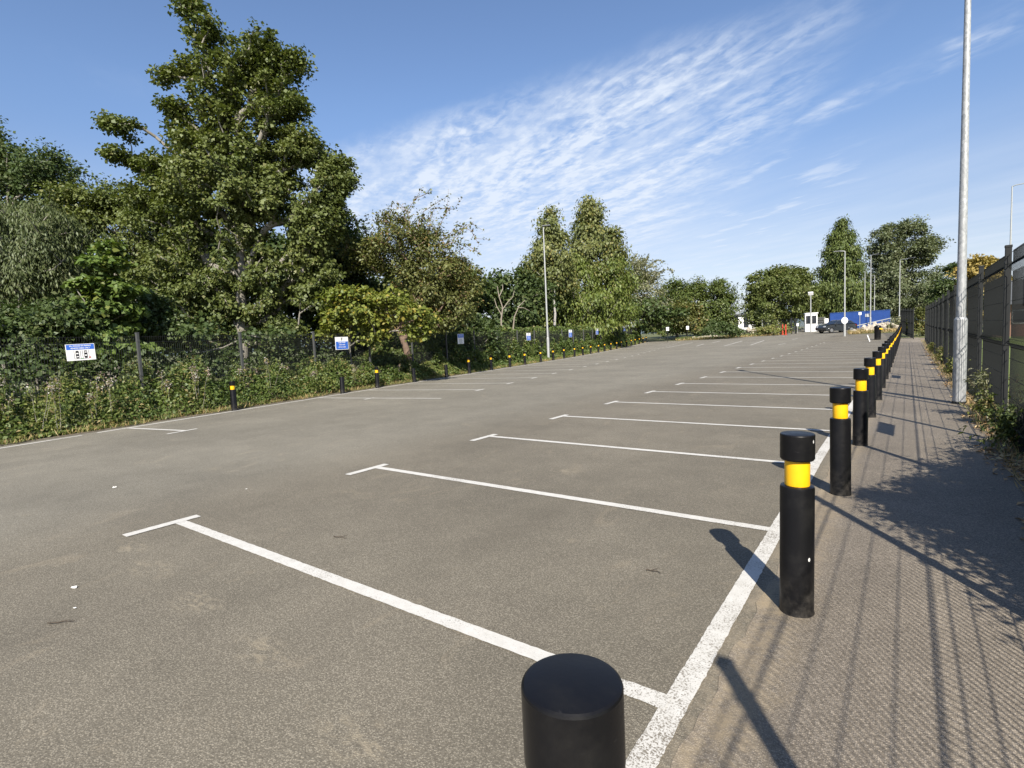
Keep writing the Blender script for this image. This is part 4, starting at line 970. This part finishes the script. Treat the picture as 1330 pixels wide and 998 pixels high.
# grass blades and dry litter at the foot of the bank and of the path fence
def blades(name, P, mat, h, w, seed, lean=0.5):
    rng = np.random.default_rng(seed); n = len(P)
    T = np.stack([rng.normal(size=n) * lean, rng.normal(size=n) * lean, np.ones(n)], axis=1); N = rng.normal(size=(n, 3))
    L = h * rng.uniform(0.5, 1.5, n); C = P + T / np.linalg.norm(T, axis=1, keepdims=True) * L[:, None] * 0.5
    o = link_mesh(name, leaf_mesh(name, C, T, N, L, np.full(n, w)), mat); tag(o, kind='stuff'); return o
rng = np.random.default_rng(200)
def edge_pts(n, s0, s1, o0, o1, power=1.0):
    s = s0 + (s1 - s0) * rng.random(n) ** power; o = o0 + (o1 - o0) * rng.random(n) ** 1.0
    keep = (o < -0.30 - 0.14 * np.sin(s * 2.3) - 0.08 * np.sin(6.1 * s)) | (rng.random(n) < 0.06); s, o = s[keep], o[keep]
    p = np.array([EX, EY, 0])[None] + ev[None] * s[:, None] + nv[None] * o[:, None]; p[:, 2] = [zg(y) + 0.008 for y in p[:, 1]]; return p
blades('verge_grass', edge_pts(22000, -9, 30, -0.9, -0.22), LEAF['weed'], 0.10, 0.012, 201)
blades('dry_grass', edge_pts(26000, -4, 69, -0.95, -0.12), LEAF['dry'], 0.13, 0.014, 203)
# tall flowering weeds that stand out of the bank, one by one
def weed_proto(seed, h, heads):
    r_ = np.random.default_rng(seed); root = empty('flowering_weed')
    segs = []; C = []; T = []; HC = []
    for k in range(3):
        a = r_.normal(size=2) * 0.05; q = np.array([a[0], a[1], 0.0]); d = np.array([r_.normal() * 0.12, r_.normal() * 0.12, 1.0]); hh = h * r_.uniform(0.75, 1.05)
        for i in range(6):
            q2 = q + d * hh / 6 + r_.normal(size=3) * 0.012; segs.append((q, q2, 0.007 - i * 0.0007, 0.0065 - i * 0.0007)); q = q2
            for _ in range(6): C.append(q + r_.normal(size=3) * 0.05); T.append(r_.normal(size=3) + np.array([0, 0, -0.2]))
        for _ in range(heads): HC.append(q + r_.normal(size=3) * np.array([0.045, 0.045, 0.06]))
    link_mesh('stem', tubes_mesh('stem', segs), M['bark'], root)
    C = np.array(C); n = len(C); L = r_.uniform(0.07, 0.15, n)
    link_mesh('leaves', leaf_mesh('leaves', C, np.array(T), r_.normal(size=(n, 3)) + np.array([0, 0, 1]), L, L * 0.3), LEAF['weed'], root)
    HC = np.array(HC); n = len(HC); L = r_.uniform(0.025, 0.05, n)
    link_mesh('flower_head', leaf_mesh('flower_head', HC, r_.normal(size=(n, 3)), r_.normal(size=(n, 3)), L, L * 0.8), LEAF['seed'], root)
    return root
protos = [weed_proto(300 + k, h, hd) for k, (h, hd) in enumerate([(1.25, 26), (1.05, 20), (1.4, 18)])]
rng = np.random.default_rng(310); fresh = [True] * 3
for i in range(30):
    k = i % 3; o = protos[k] if fresh[k] else copy_tree(protos[k]); fresh[k] = False
    s = 2.2 + 15 * (i / 30) + rng.normal() * 0.25; off = -0.55 - 0.7 * rng.random(); sc = rng.uniform(0.7, 1.05) * (1.0 if s < 10 else 0.72)
    o.location = tuple(edge(s, off)); o.rotation_euler = (rng.normal() * 0.08, rng.normal() * 0.08, rng.random() * 6.28); o.scale = (sc, sc, sc)
    tag(o, 'tall weed with pinkish fluffy seed heads standing in the bramble bank', 'weed', 'flowering weeds in the bramble bank')

# leaf litter and weeds at the foot of the path fence
rng = np.random.default_rng(400); n = 5200
y = 5 + 33 * rng.random(n) ** 1.4; x = 0.66 + 0.55 * rng.random(n) ** 0.6; keep = (x > 0.80 + 0.12 * np.sin(y * 2.2) + rng.normal(size=n) * 0.05); x, y = x[keep], y[keep]; n = len(x)
C = np.stack([x, y, 0.012 + 0.02 * rng.random(n) + np.array([zg(q) for q in y])], axis=1); L = rng.uniform(0.03, 0.075, n)
o = link_mesh('fallen_leaves', leaf_mesh('fallen_leaves', C, rng.normal(size=(n, 3)) * np.array([1, 1, 0.15]), rng.normal(size=(n, 3)) * 0.3 + np.array([0, 0, 1]), L, L * 0.7), LEAF['brownleaf']); tag(o, kind='stuff')
n = 3600; y = 6 + 44 * rng.random(n) ** 1.3; x = 0.84 + 0.5 * rng.random(n)
blades('fence_grass', np.stack([x, y, [zg(q) for q in y]], axis=1), LEAF['dry'], 0.14, 0.010, 401)
n = 5000; y = 9 + 24 * rng.random(n) ** 1.2; x = 1.03 + 0.35 * rng.random(n)
keep = np.sin(y * 1.9) + 0.6 * np.sin(y * 0.7 + 1) > 0.1; x, y = x[keep], y[keep]; n = len(x)
C = np.stack([x, y, 0.02 + 0.75 * rng.random(n) ** 1.5 * (0.5 + 0.5 * np.sin(y * 1.9)) + np.array([zg(q) for q in y])], axis=1); L = rng.uniform(0.04, 0.09, n)
o = link_mesh('fence_weeds', leaf_mesh('fence_weeds', C, rng.normal(size=(n, 3)), rng.normal(size=(n, 3)) * 0.6 + np.array([-0.3, -0.3, 0.8]), L, L * 0.45), LEAF['weed']); tag(o, kind='stuff')
for k, (x, y_, h) in enumerate([(0.98, 11.2, 0.75), (1.0, 10.5, 0.5), (0.97, 17.5, 0.6), (0.93, 24.0, 0.7), (0.9, 30.5, 0.7)]):
    plant_tree('fence_weed', ['grey green weed climbing the mesh fence behind the lamp post foot', 'small weed among dry leaves at the fence foot', 'tufted weed at the fence foot beyond the lamp post', 'tall tufted weed where the fence narrows the path', 'leafy weed leaning from the fence over the path far along'][k], 'weed', None, (x, y_, zg(y_)),
               [np.array((x, y_, zg(y_))), np.array((x, y_, zg(y_) + h * 0.6))], [((x + 0.02, y_, zg(y_) + h * 0.55), (0.16, 0.26, h * 0.45), 16, 1)], LEAF['weed' if k != 0 else 'sallow'], M['bark'], leaf=0.065, per=45, clump=0.13, r0=0.012, seed=420 + k, twig=0.004, aspect=0.45)

# ------------------------------------------------------------------ beyond the mesh fence: lawn, low brick building
o = sheet('lawn', [(q, 1.55, 60) for q in np.arange(-10, 60, 2.0)], simple('mown_lawn', (0.13, 0.17, 0.035), 0.95, vary=0.3, scale=2.5), -0.012)
bd = empty('brick_building', (9.5, 52, zg(52)), RAD(-12)); tag(bd, 'low brown brick building with grey roof beyond the mesh fence', 'building')
p = MB(); p.box((-4.5, 0, 0), (12, 8, 2.3)); p.build('wall', M['brick'], bd)
p = MB(); p.prism([(-0.5, 2.3), (4, 4.2), (8.5, 2.3)], -5, 12.5, lambda a_, b_, c_: (c_, a_, b_)); p.build('roof', M['roof'], bd)
for k in range(4):
    p = MB(); p.box((-3.5 + k * 3.6, -0.06, 0.9), (-1.9 + k * 3.6, 0.02, 1.9), 0.02); w_ = p.build('window', M['white'], bd)
    p = MB(); p.box((-3.42 + k * 3.6, -0.08, 0.98), (-1.98 + k * 3.6, -0.061, 1.82)); p.build('pane', M['glass'], w_)

# ------------------------------------------------------------------ far end: kiosk, hoarding, car, barriers
def place(px, D): c = at_depth(px, 430, D); return np.array([c[0], c[1], zg(c[1])])
VA = math.atan2(SIDE[1], SIDE[0])                      # heading of a line square to the view
k0 = place(1053, 75)
kk = empty('kiosk', tuple(k0), VA - RAD(25)); tag(kk, 'white gatehouse kiosk with dark windows at the far entrance', 'kiosk')
p = MB(); p.box((-0.75, -0.75, 0), (0.75, 0.75, 2.45), 0.02); p.build('wall', M['white'], kk)
p = MB(); p.box((-0.85, -0.85, 2.452), (0.85, 0.85, 2.58), 0.02); p.build('roof', M['white'], kk)
for x0, x1 in ((-0.68, 0.0), (0.04, 0.68)):
    p = MB(); p.box((x0, -0.79, 1.02), (x1, -0.745, 2.25), 0.01); w_ = p.build('window', M['white'], kk)
    p = MB(); p.box((x0 + 0.05, -0.80, 1.08), (x1 - 0.05, -0.792, 2.19)); p.build('pane', M['glass'], w_)
for x, y in ((-0.68, -0.68), (0.68, -0.68)):
    p = MB(); p.box((x - 0.1, y - 0.1, -0.02), (x + 0.1, y + 0.1, 0.06)); p.build('foot', M['grey'], kk)

h0 = at_depth(1078, 420, 78); h1 = at_depth(1156, 415, 80)
hd_ = empty('hoarding', (h0[0], h0[1], zg(h0[1]) - 0.22)); L_ = math.hypot(h1[0] - h0[0], h1[1] - h0[1]); hd_.rotation_euler = (0, RAD(-0.9), math.atan2(h1[1] - h0[1], h1[0] - h0[0])); tag(hd_, 'long bright blue ribbed steel hoarding beyond the parked car', 'hoarding')
nsh = 8; w_ = L_ / nsh
for k in range(nsh):
    prof = []; m_ = 10
    for i in range(m_):
        x = k * w_ + w_ * i / m_; e = w_ / m_
        prof += [(x + 0.02, 0), (x + e * 0.35, 0), (x + e * 0.5, 0.05), (x + e * 0.85, 0.05)]
    prof = prof + [(q[0], q[1] + 0.012) for q in prof[::-1]]
    p = MB(); z0_ = 0.25; p.prism(prof, z0_, 2.55, lambda a_, b_, c_: (a_, -b_, c_)); p.build('steel_sheet', M['hoard'], hd_)
p = MB(); p.box((0, -0.09, 2.551), (L_, 0.05, 2.62)); p.build('top_rail', M['hoard'], hd_)
for k in range(nsh + 1):
    p = MB(); p.box((k * w_ - 0.05, 0.06, 0), (k * w_ + 0.05, 0.16, 2.55)); p.build('fence_post', M['dark'], hd_)
p = MB(); p.box((5.9, -0.10, 1.75), (6.7, -0.08, 2.2)); o = p.build('notice_board', M['grey']); o.parent = None; o.matrix_world = Matrix.LocRotScale(hd_.location, hd_.rotation_euler, None); tag(o, 'grey notice fixed on the blue hoarding', 'sign')

def car_build(label, loc, rz):
    root = empty('parked_car', loc, rz); tag(root, label, 'car')
    Lc, Wd = 4.3, 1.76
    side = [(-2.12, 0.36), (-2.15, 0.62), (-2.10, 0.82), (-1.95, 0.94), (-1.50, 1.00), (-1.02, 1.02), (-0.95, 1.02), (0.9, 1.04), (1.55, 1.05), (1.98, 1.02), (2.10, 0.90), (2.14, 0.62), (2.10, 0.38)]
    low = [(1.72, 0.30)] + [(1.34 + 0.36 * math.cos(q), 0.32 + 0.36 * math.sin(q)) for q in np.linspace(0.15, math.pi - 0.15, 9)] + [(0.95, 0.24), (-0.95, 0.24)] + [(-1.36 + 0.36 * math.cos(q), 0.32 + 0.36 * math.sin(q)) for q in np.linspace(0.15, math.pi - 0.15, 9)] + [(-1.76, 0.30)]
    prof = side + low
    p = MB(); ring = []
    for w, ins in ((-Wd / 2 + 0.10, 0.05), (-Wd / 2, 0.0), (Wd / 2, 0.0), (Wd / 2 - 0.10, 0.05)):
        ring.append([p.b.verts.new((x * (1 - ins * 0.4), w, z if z < 0.5 else z - ins * 0.3)) for x, z in prof])
    n = len(prof)
    ring = [ring[0], ring[1], ring[2], ring[3]]
    for r0_, r1_ in zip(ring, ring[1:]):
        for i in range(n): p.b.faces.new((r0_[i], r0_[(i + 1) % n], r1_[(i + 1) % n], r1_[i]))
    p.b.faces.new(ring[0][::-1]); p.b.faces.new(ring[3]); p.build('body', M['car'], root)
    gh = [(-1.05, 1.0), (-0.30, 1.44), (0.15, 1.50), (0.95, 1.48), (1.50, 1.38), (1.95, 1.0)]
    p = MB(); a_ = [p.b.verts.new((x, -0.80 + (z - 1.0) * 0.36, z)) for x, z in gh]; b2 = [p.b.verts.new((x, 0.80 - (z - 1.0) * 0.36, z)) for x, z in gh]
    for i in range(len(gh)): p.b.faces.new((a_[i], a_[(i + 1) % 6], b2[(i + 1) % 6], b2[i]))
    p.b.faces.new(a_[::-1]); p.b.faces.new(b2); p.build('cabin', M['car'], root)
    for sg in (-1, 1):
        for pts in ([(-0.82, 1.06), (-0.28, 1.39), (0.10, 1.42), (0.10, 1.06)], [(0.18, 1.06), (0.18, 1.42), (0.90, 1.40), (0.98, 1.06)], [(1.06, 1.06), (0.99, 1.39), (1.40, 1.31), (1.68, 1.06)]):
            p = MB(); f = [p.b.verts.new((x, sg * (0.806 - (z - 1.0) * 0.36), z)) for x, z in pts]; p.b.faces.new(f)
            r_ = bmesh.ops.extrude_face_region(p.b, geom=p.b.faces[:]); bmesh.ops.translate(p.b, vec=(0, -sg * 0.02, 0), verts=[v_ for v_ in r_['geom'] if isinstance(v_, bmesh.types.BMVert)])
            p.build('side_window', M['glass'], root)
        p = MB(); p.box((-0.86, sg * 0.98 - 0.10, 0.98), (-0.70, sg * 0.98 + 0.08, 1.11), 0.03); p.build('wing_mirror', M['car'], root)
        p = MB(); p.box((-2.15, sg * 0.62 - 0.16, 0.70), (-1.98, sg * 0.62 + 0.20, 0.84), 0.03); p.build('headlight', M['lens'], root)
        p = MB(); p.box((2.0, sg * 0.66 - 0.14, 0.78), (2.15, sg * 0.66 + 0.16, 0.95), 0.02); p.build('tail_light', M['redlens'], root)
        p = MB(); p.box((0.04, sg * 0.885 - 0.012, 0.86), (0.2, sg * 0.885 + 0.012, 0.89), 0.004); p.build('door_handle', M['car'], root)
        p = MB(); p.tube([(-0.3, sg * 0.52, 1.475), (0.2, sg * 0.53, 1.53), (1.35, sg * 0.53, 1.45)], 0.018, 6); p.build('roof_rail', M['alloy'], root)
        for x in (-1.36, 1.34):
            w_ = empty('wheel', (x, sg * 0.80, 0.32)); w_.parent = root
            p = MB(); p.tube([(0, -0.10, 0), (0, -0.08, 0), (0, 0.08, 0), (0, 0.10, 0)], [0.29, 0.32, 0.32, 0.29], 28); p.build('tyre', M['tyre'], w_)
            p = MB(); p.tube([(0, -0.108, 0), (0, 0.108, 0)], [0.205, 0.205], 24)
            p.build('rim', M['alloy'], w_)
    ws = [(-1.0, 1.04), (-0.33, 1.43)]
    p = MB(); vs = [p.b.verts.new(q) for q in ((ws[0][0] - 0.012, -0.70, ws[0][1] + 0.01), (ws[0][0] - 0.012, 0.70, ws[0][1] + 0.01), (ws[1][0] - 0.012, 0.60, ws[1][1] + 0.008), (ws[1][0] - 0.012, -0.60, ws[1][1] + 0.008))]; p.b.faces.new(vs)
    r_ = bmesh.ops.extrude_face_region(p.b, geom=p.b.faces[:]); bmesh.ops.translate(p.b, vec=(0.015, 0, -0.015), verts=[v_ for v_ in r_['geom'] if isinstance(v_, bmesh.types.BMVert)]); p.build('windscreen', M['glass'], root)
    return root
c0 = place(1086, 66); car_build('dark grey hatchback car standing across the far entrance', (c0[0], c0[1], c0[2]), VA + RAD(9))

for px, py, lab in ((1016.5, 436, 'orange red barrier post, the one beside the gap in the hedge'), (1020.5, 437, 'orange red barrier post, the one beside the dark gate post')):
    b_ = place(px, 69 if px < 1018 else 67.5)
    r = empty('barrier_post', tuple(b_)); tag(r, lab, 'barrier', 'orange red barrier posts at the far end')
    p = MB(); p.lathe([(0.17, 0), (0.17, 0.05), (0.085, 0.09), (0.075, 1.25), (0.06, 1.32), (0, 1.34)], 20); p.build('post', M['red'], r, 40)
    p = MB(); p.lathe([(0.088, 0.82), (0.090, 0.83), (0.088, 0.98), (0.086, 0.99)], 20); p.build('collar', M['redlens'], r)
for px, h, lab in ((1028, 2.1, 'dark gate post beside the orange red barriers'), (1033.5, 2.0, 'dark gate post standing before the white kiosk')):
    b_ = place(px, 70); o = None; p = MB(); p.box((-0.09, -0.09, 0), (0.09, 0.09, h), 0.01); p.lathe([(0.13, 0), (0.13, 0.02), (0, 0.022)], 12, (0, 0, h)); o = p.build('gate_post', M['dark']); o.location = tuple(b_); tag(o, lab, 'post')
# mesh fence behind the far entrance
f0 = place(990, 80); f1 = place(1078, 84); Lf = math.hypot(*(f1 - f0)[:2]); ff = empty('mesh_fence', tuple(f0), math.atan2(f1[1] - f0[1], f1[0] - f0[0])); tag(ff, 'grey wire fence behind the kiosk and barrier posts', 'fence')
npn = int(Lf / 2.99)
pmf = panel_mesh('mesh_panel', 2.98, 0.06, 2.0, 0.12, 0.006, [1.0], 0.4, 0.010); pmf.materials.append(M['grey'])
pdf, pof = post_builder(2.05, 0.08, M['grey']); pof.parent = ff
for k in range(npn + 1):
    o = pof if k == 0 else bpy.data.objects.new('fence_post', pdf)
    if k: COL.objects.link(o); o.parent = ff
    o.location = (k * 2.99, 0, 0)
    if k < npn: q = bpy.data.objects.new('mesh_panel', pmf); COL.objects.link(q); q.parent = ff; q.location = (k * 2.99, 0.03, 0)
# small round sign on the far lamp post, white posts, ramp rail
c = at_depth(1097, 416.5, 53); p = MB(); p.tube([(0, 0, 0), (0, -0.02, 0)], [0.32, 0.32], 24); o = p.build('round_sign', M['white']); o.location = (c[0], c[1], c[2]); o.rotation_euler = (0, 0, VA); tag(o, 'white round sign fixed on the grey lamp post by the car', 'sign')
for px, py, D, w, h, lab in ((1117, 407.5, 70, 0.36, 0.36, 'small white square sign on a pole before the blue hoarding'), (1073.5, 417, 72, 0.50, 0.62, 'white board sign beside the kiosk, above the car bonnet'), (1036, 422, 72, 0.30, 0.36, 'tiny white sign on a low post beside the gate posts')):
    c = at_depth(px, py, D); g0 = zg(c[1]); r = empty('post_sign', (c[0], c[1], g0), VA); tag(r, lab, 'sign')
    p = MB(); p.tube([(0, 0.03, 0), (0, 0.03, c[2] - g0 + h / 2)], 0.035, 8); p.build('post', M['lamp'], r)
    p = MB(); p.box((-w / 2, -0.012, c[2] - g0 - h / 2), (w / 2, 0, c[2] - g0 + h / 2), 0.003); p.build('board', M['white'], r)
ra = at_depth(1110, 424, 66); rb = at_depth(1157, 413.5, 68); rr = empty('ramp_rail', (ra[0], ra[1], zg(ra[1]))); tag(rr, 'pale sloping handrail climbing the bank before the blue hoarding', 'handrail')
off = np.array([ra[0], ra[1], zg(ra[1])]); p = MB(); p.tube([ra - off, rb - off], 0.06, 8); p.build('rail', M['lamp'], rr)
for k in range(5):
    q = ra + (rb - ra) * (k / 4); p = MB(); p.tube([(q[0] - off[0], q[1] - off[1], zg(q[1]) - off[2]), tuple(q - off)], 0.05, 8); p.build('rail_post', M['lamp'], rr)
# grey rubble bank under the rail
def heap(name, label, px0, px1, pyb, D, h, mat, seed, cat='rubble', n=26, sz=0.5, lean=0.0):
    r_ = random.Random(seed); p = MB(); base = at_depth((px0 + px1) / 2, 430, D); b0 = np.array([base[0], base[1], zg(base[1])]); wdt = (px1 - px0) * D / FOC
    for i in range(n):
        x = r_.uniform(-0.5, 0.5); zt_ = h * (1 - (2 * x) ** 2) ** 0.5 * (1 + lean * x); s_ = sz * r_.uniform(0.5, 1.2)
        mm = Matrix.Rotation(r_.random() * 3, 3, (r_.random(), r_.random(), r_.random() + 0.1))
        q = SIDE * x * wdt + np.array([FH[0], FH[1], 0]) * r_.uniform(-0.8, 0.8); z = max(0.08, r_.random() ** 0.6 * zt_ - s_ * 0.3)
        p.box((q[0] - s_ * .5, q[1] - s_ * .4, z - s_ * .3), (q[0] + s_ * .5, q[1] + s_ * .4, z + s_ * .3), s_ * 0.09, mm)
    o = p.build(name, mat); o.location = tuple(b0); tag(o, label, cat); return o
heap('rubble_bank', 'grey and tan rubble bank below the sloping handrail', 1108, 1164, 430, 62, 1.0, M['rubble'], 5, n=60, lean=1.0)
heap('rubble_heap', 'pale sandy rubble heap beside the sky gap', 962, 988, 430, 74, 1.05, M['rubble'], 6, n=16, sz=0.6)
heap('rubble_heap', 'low scatter of pale stones at the edge beside the far white signs', 900, 948, 434, 71, 0.4, M['rubble'], 7, n=36, sz=0.4)
def far_grass(name, px0, px1, D0, D1, n, mat, h, seed):
    r_ = np.random.default_rng(seed); px = px0 + (px1 - px0) * r_.random(n); D = D0 + (D1 - D0) * r_.random(n)
    P = np.array([at_depth(a_, 430, b_) for a_, b_ in zip(px, D)]); P[:, 2] = [zg(q) for q in P[:, 1]]
    blades(name, P, mat, h, 0.05, seed)
far_grass('bank_grass', 1102, 1166, 58, 64, 2600, LEAF['dry'], 0.34, 501)
far_grass('edge_grass', 878, 1012, 68, 72, 3000, LEAF['dry'], 0.28, 503)
far_grass('edge_weeds', 878, 1010, 69, 73, 2400, LEAF['bramble'], 0.4, 505)
for px, D, h, lab in ((967, 70, .8, 'short dark bollard before the pale rubble heap'), (990.5, 69.5, .8, 'short dark bollard before the olive bush')):
    o = copy_tree(short_full); b_ = place(px, D); o.location = tuple(b_); o.scale = (0.95, 0.95, 0.8); o['group'] = 'short bollards at the far edge'; o['label'] = lab
# litter bin beyond the last bay, pale leaning board
b_ = np.array([-1.95, 54.0, zg(54)])
r = empty('litter_bin', tuple(b_), RAD(20)); tag(r, 'black litter bin with a slanted yellow band at the far end of the bollard row', 'bin')
p = MB(); p.lathe([(0.20, 0), (0.23, 0.03), (0.24, 0.95), (0.245, 0.97)], 24); p.build('body', M['black'], r, 40)
p = MB(); p.lathe([(0.243, 0), (0.246, 0.01), (0.246, 0.09), (0.243, 0.10)], 24, (0, 0, 0.86)); bnd = p.build('band', M['yellow'], r); bnd.rotation_euler = (0, RAD(8), 0)
p = MB(); p.lathe([(0.245, 0.97), (0.255, 0.98), (0.255, 1.06), (0.20, 1.16), (0, 1.20)], 24); p.build('hood', M['black'], r, 40)
o = None; p = MB(); p.box((-0.03, -0.10, 0), (0.03, 0.10, 0.55), 0.01, Matrix.Rotation(RAD(-18), 3, 'Y')); o = p.build('leaning_board', M['white']); o.location = (-2.4, 50.5, zg(50.5) + 0.0); tag(o, 'white narrow board leaning by the far bollards', 'board')

# white building and hills in the gap between the trees
c = at_depth(962, 420, 150); g0 = 1.2
wb = empty('white_building', (c[0], c[1], g0), VA); tag(wb, 'white flat-roofed building glimpsed in the gap between the trees', 'building')
zt = at_depth(962, 410, 150)[2] - g0
p = MB(); p.box((-7, 0, 0), (5, 8, zt)); p.build('wall', M['render'], wb)
p = MB(); p.box((-7.6, -0.6, zt + 0.002), (5.6, 8.4, zt + 0.5)); p.build('roof', M['roof'], wb)
for k in range(3):
    p = MB(); p.box((-5.0 + k * 2.9, -0.06, 0.8), (-3.6 + k * 2.9, 0.03, zt - 0.3)); p.build('window', M['glass'], wb)
V = []; F = []; nseg = 60
for i in range(nseg + 1):
    az = RAD(-100 + 130 * i / nseg); R0 = 1400; hh = 34 + 14 * math.sin(i * 0.5) + 7 * math.sin(i * 1.37 + 1) + 3 * math.sin(i * 3.1)
    for rr_, z in ((R0 - 260, -2.0), (R0, hh), (R0 + 300, hh * 0.6), (R0 + 500, -2)): V.append((rr_ * math.sin(az), rr_ * math.cos(az), z))
for i in range(nseg):
    for k in range(3): F.append((i * 4 + k, i * 4 + 4 + k, i * 4 + 5 + k, i * 4 + 1 + k))
o = link_mesh('hills', np_mesh('hills', V, F), M['hill']); tag(o, kind='structure')

# ------------------------------------------------------------------ scraps and twigs on the asphalt
def scrap(label, px, py, s_, seed):
    g_ = on_ground(px, py); r_ = random.Random(seed); p = MB()
    vs = [p.b.verts.new((s_ * r_.uniform(.6, 1.1) * math.cos(q), s_ * 0.7 * r_.uniform(.6, 1.1) * math.sin(q), 0.004 + r_.uniform(0, .35) * s_)) for q in np.linspace(0, 2 * math.pi, 8)[:-1]]
    c_ = p.b.verts.new((0, 0, s_ * 0.3))
    for i in range(7): p.b.faces.new((vs[i], vs[(i + 1) % 7], c_))
    rr_ = bmesh.ops.extrude_face_region(p.b, geom=p.b.faces[:]); bmesh.ops.translate(p.b, vec=(0, 0, 0.002), verts=[v_ for v_ in rr_['geom'] if isinstance(v_, bmesh.types.BMVert)])
    o = p.build('paper_scrap', M['paper']); o.location = tuple(g_); o.rotation_euler = (0, 0, r_.random() * 6); tag(o, label, 'litter')
scrap('crumpled white scrap alone on open asphalt, the farther one', 149, 634, 0.035, 1)
scrap('small white scrap on open asphalt below the first bay line', 97, 768, 0.024, 2)
scrap('tiny white scrap near the small white scrap', 98, 797, 0.012, 3)
scrap('tiny white scrap on the asphalt between the first and second bay lines', 320, 636, 0.014, 4)
def twig(label, px0, py0, px1, py1, seed):
    a_ = on_ground(px0, py0); b_ = on_ground(px1, py1); r_ = np.random.default_rng(seed)
    n = 5; q = [np.array([0, 0, 0.008]) + (b_ - a_) * k / n + np.append(r_.normal(size=2) * 0.006, 0.003 * k % 0.006) for k in range(n + 1)]
    segs = [(q[k], q[k + 1], 0.005 - 0.0006 * k, 0.0045 - 0.0006 * k) for k in range(n)]; m_ = q[2]; segs.append((m_, m_ + np.array([0.03, 0.05, 0.004]), 0.003, 0.0015))
    o = link_mesh('twig', tubes_mesh('twig', segs), M['twig']); o.location = tuple(a_); tag(o, label, 'twig')
twig('thin dark twig on the asphalt in the lower corner', 62, 819, 97, 812, 1)
twig('short dark twig between the first two bay lines', 434, 699, 450, 702, 2)
twig('small dark twig beside the second bay line', 838, 741, 858, 748, 3)
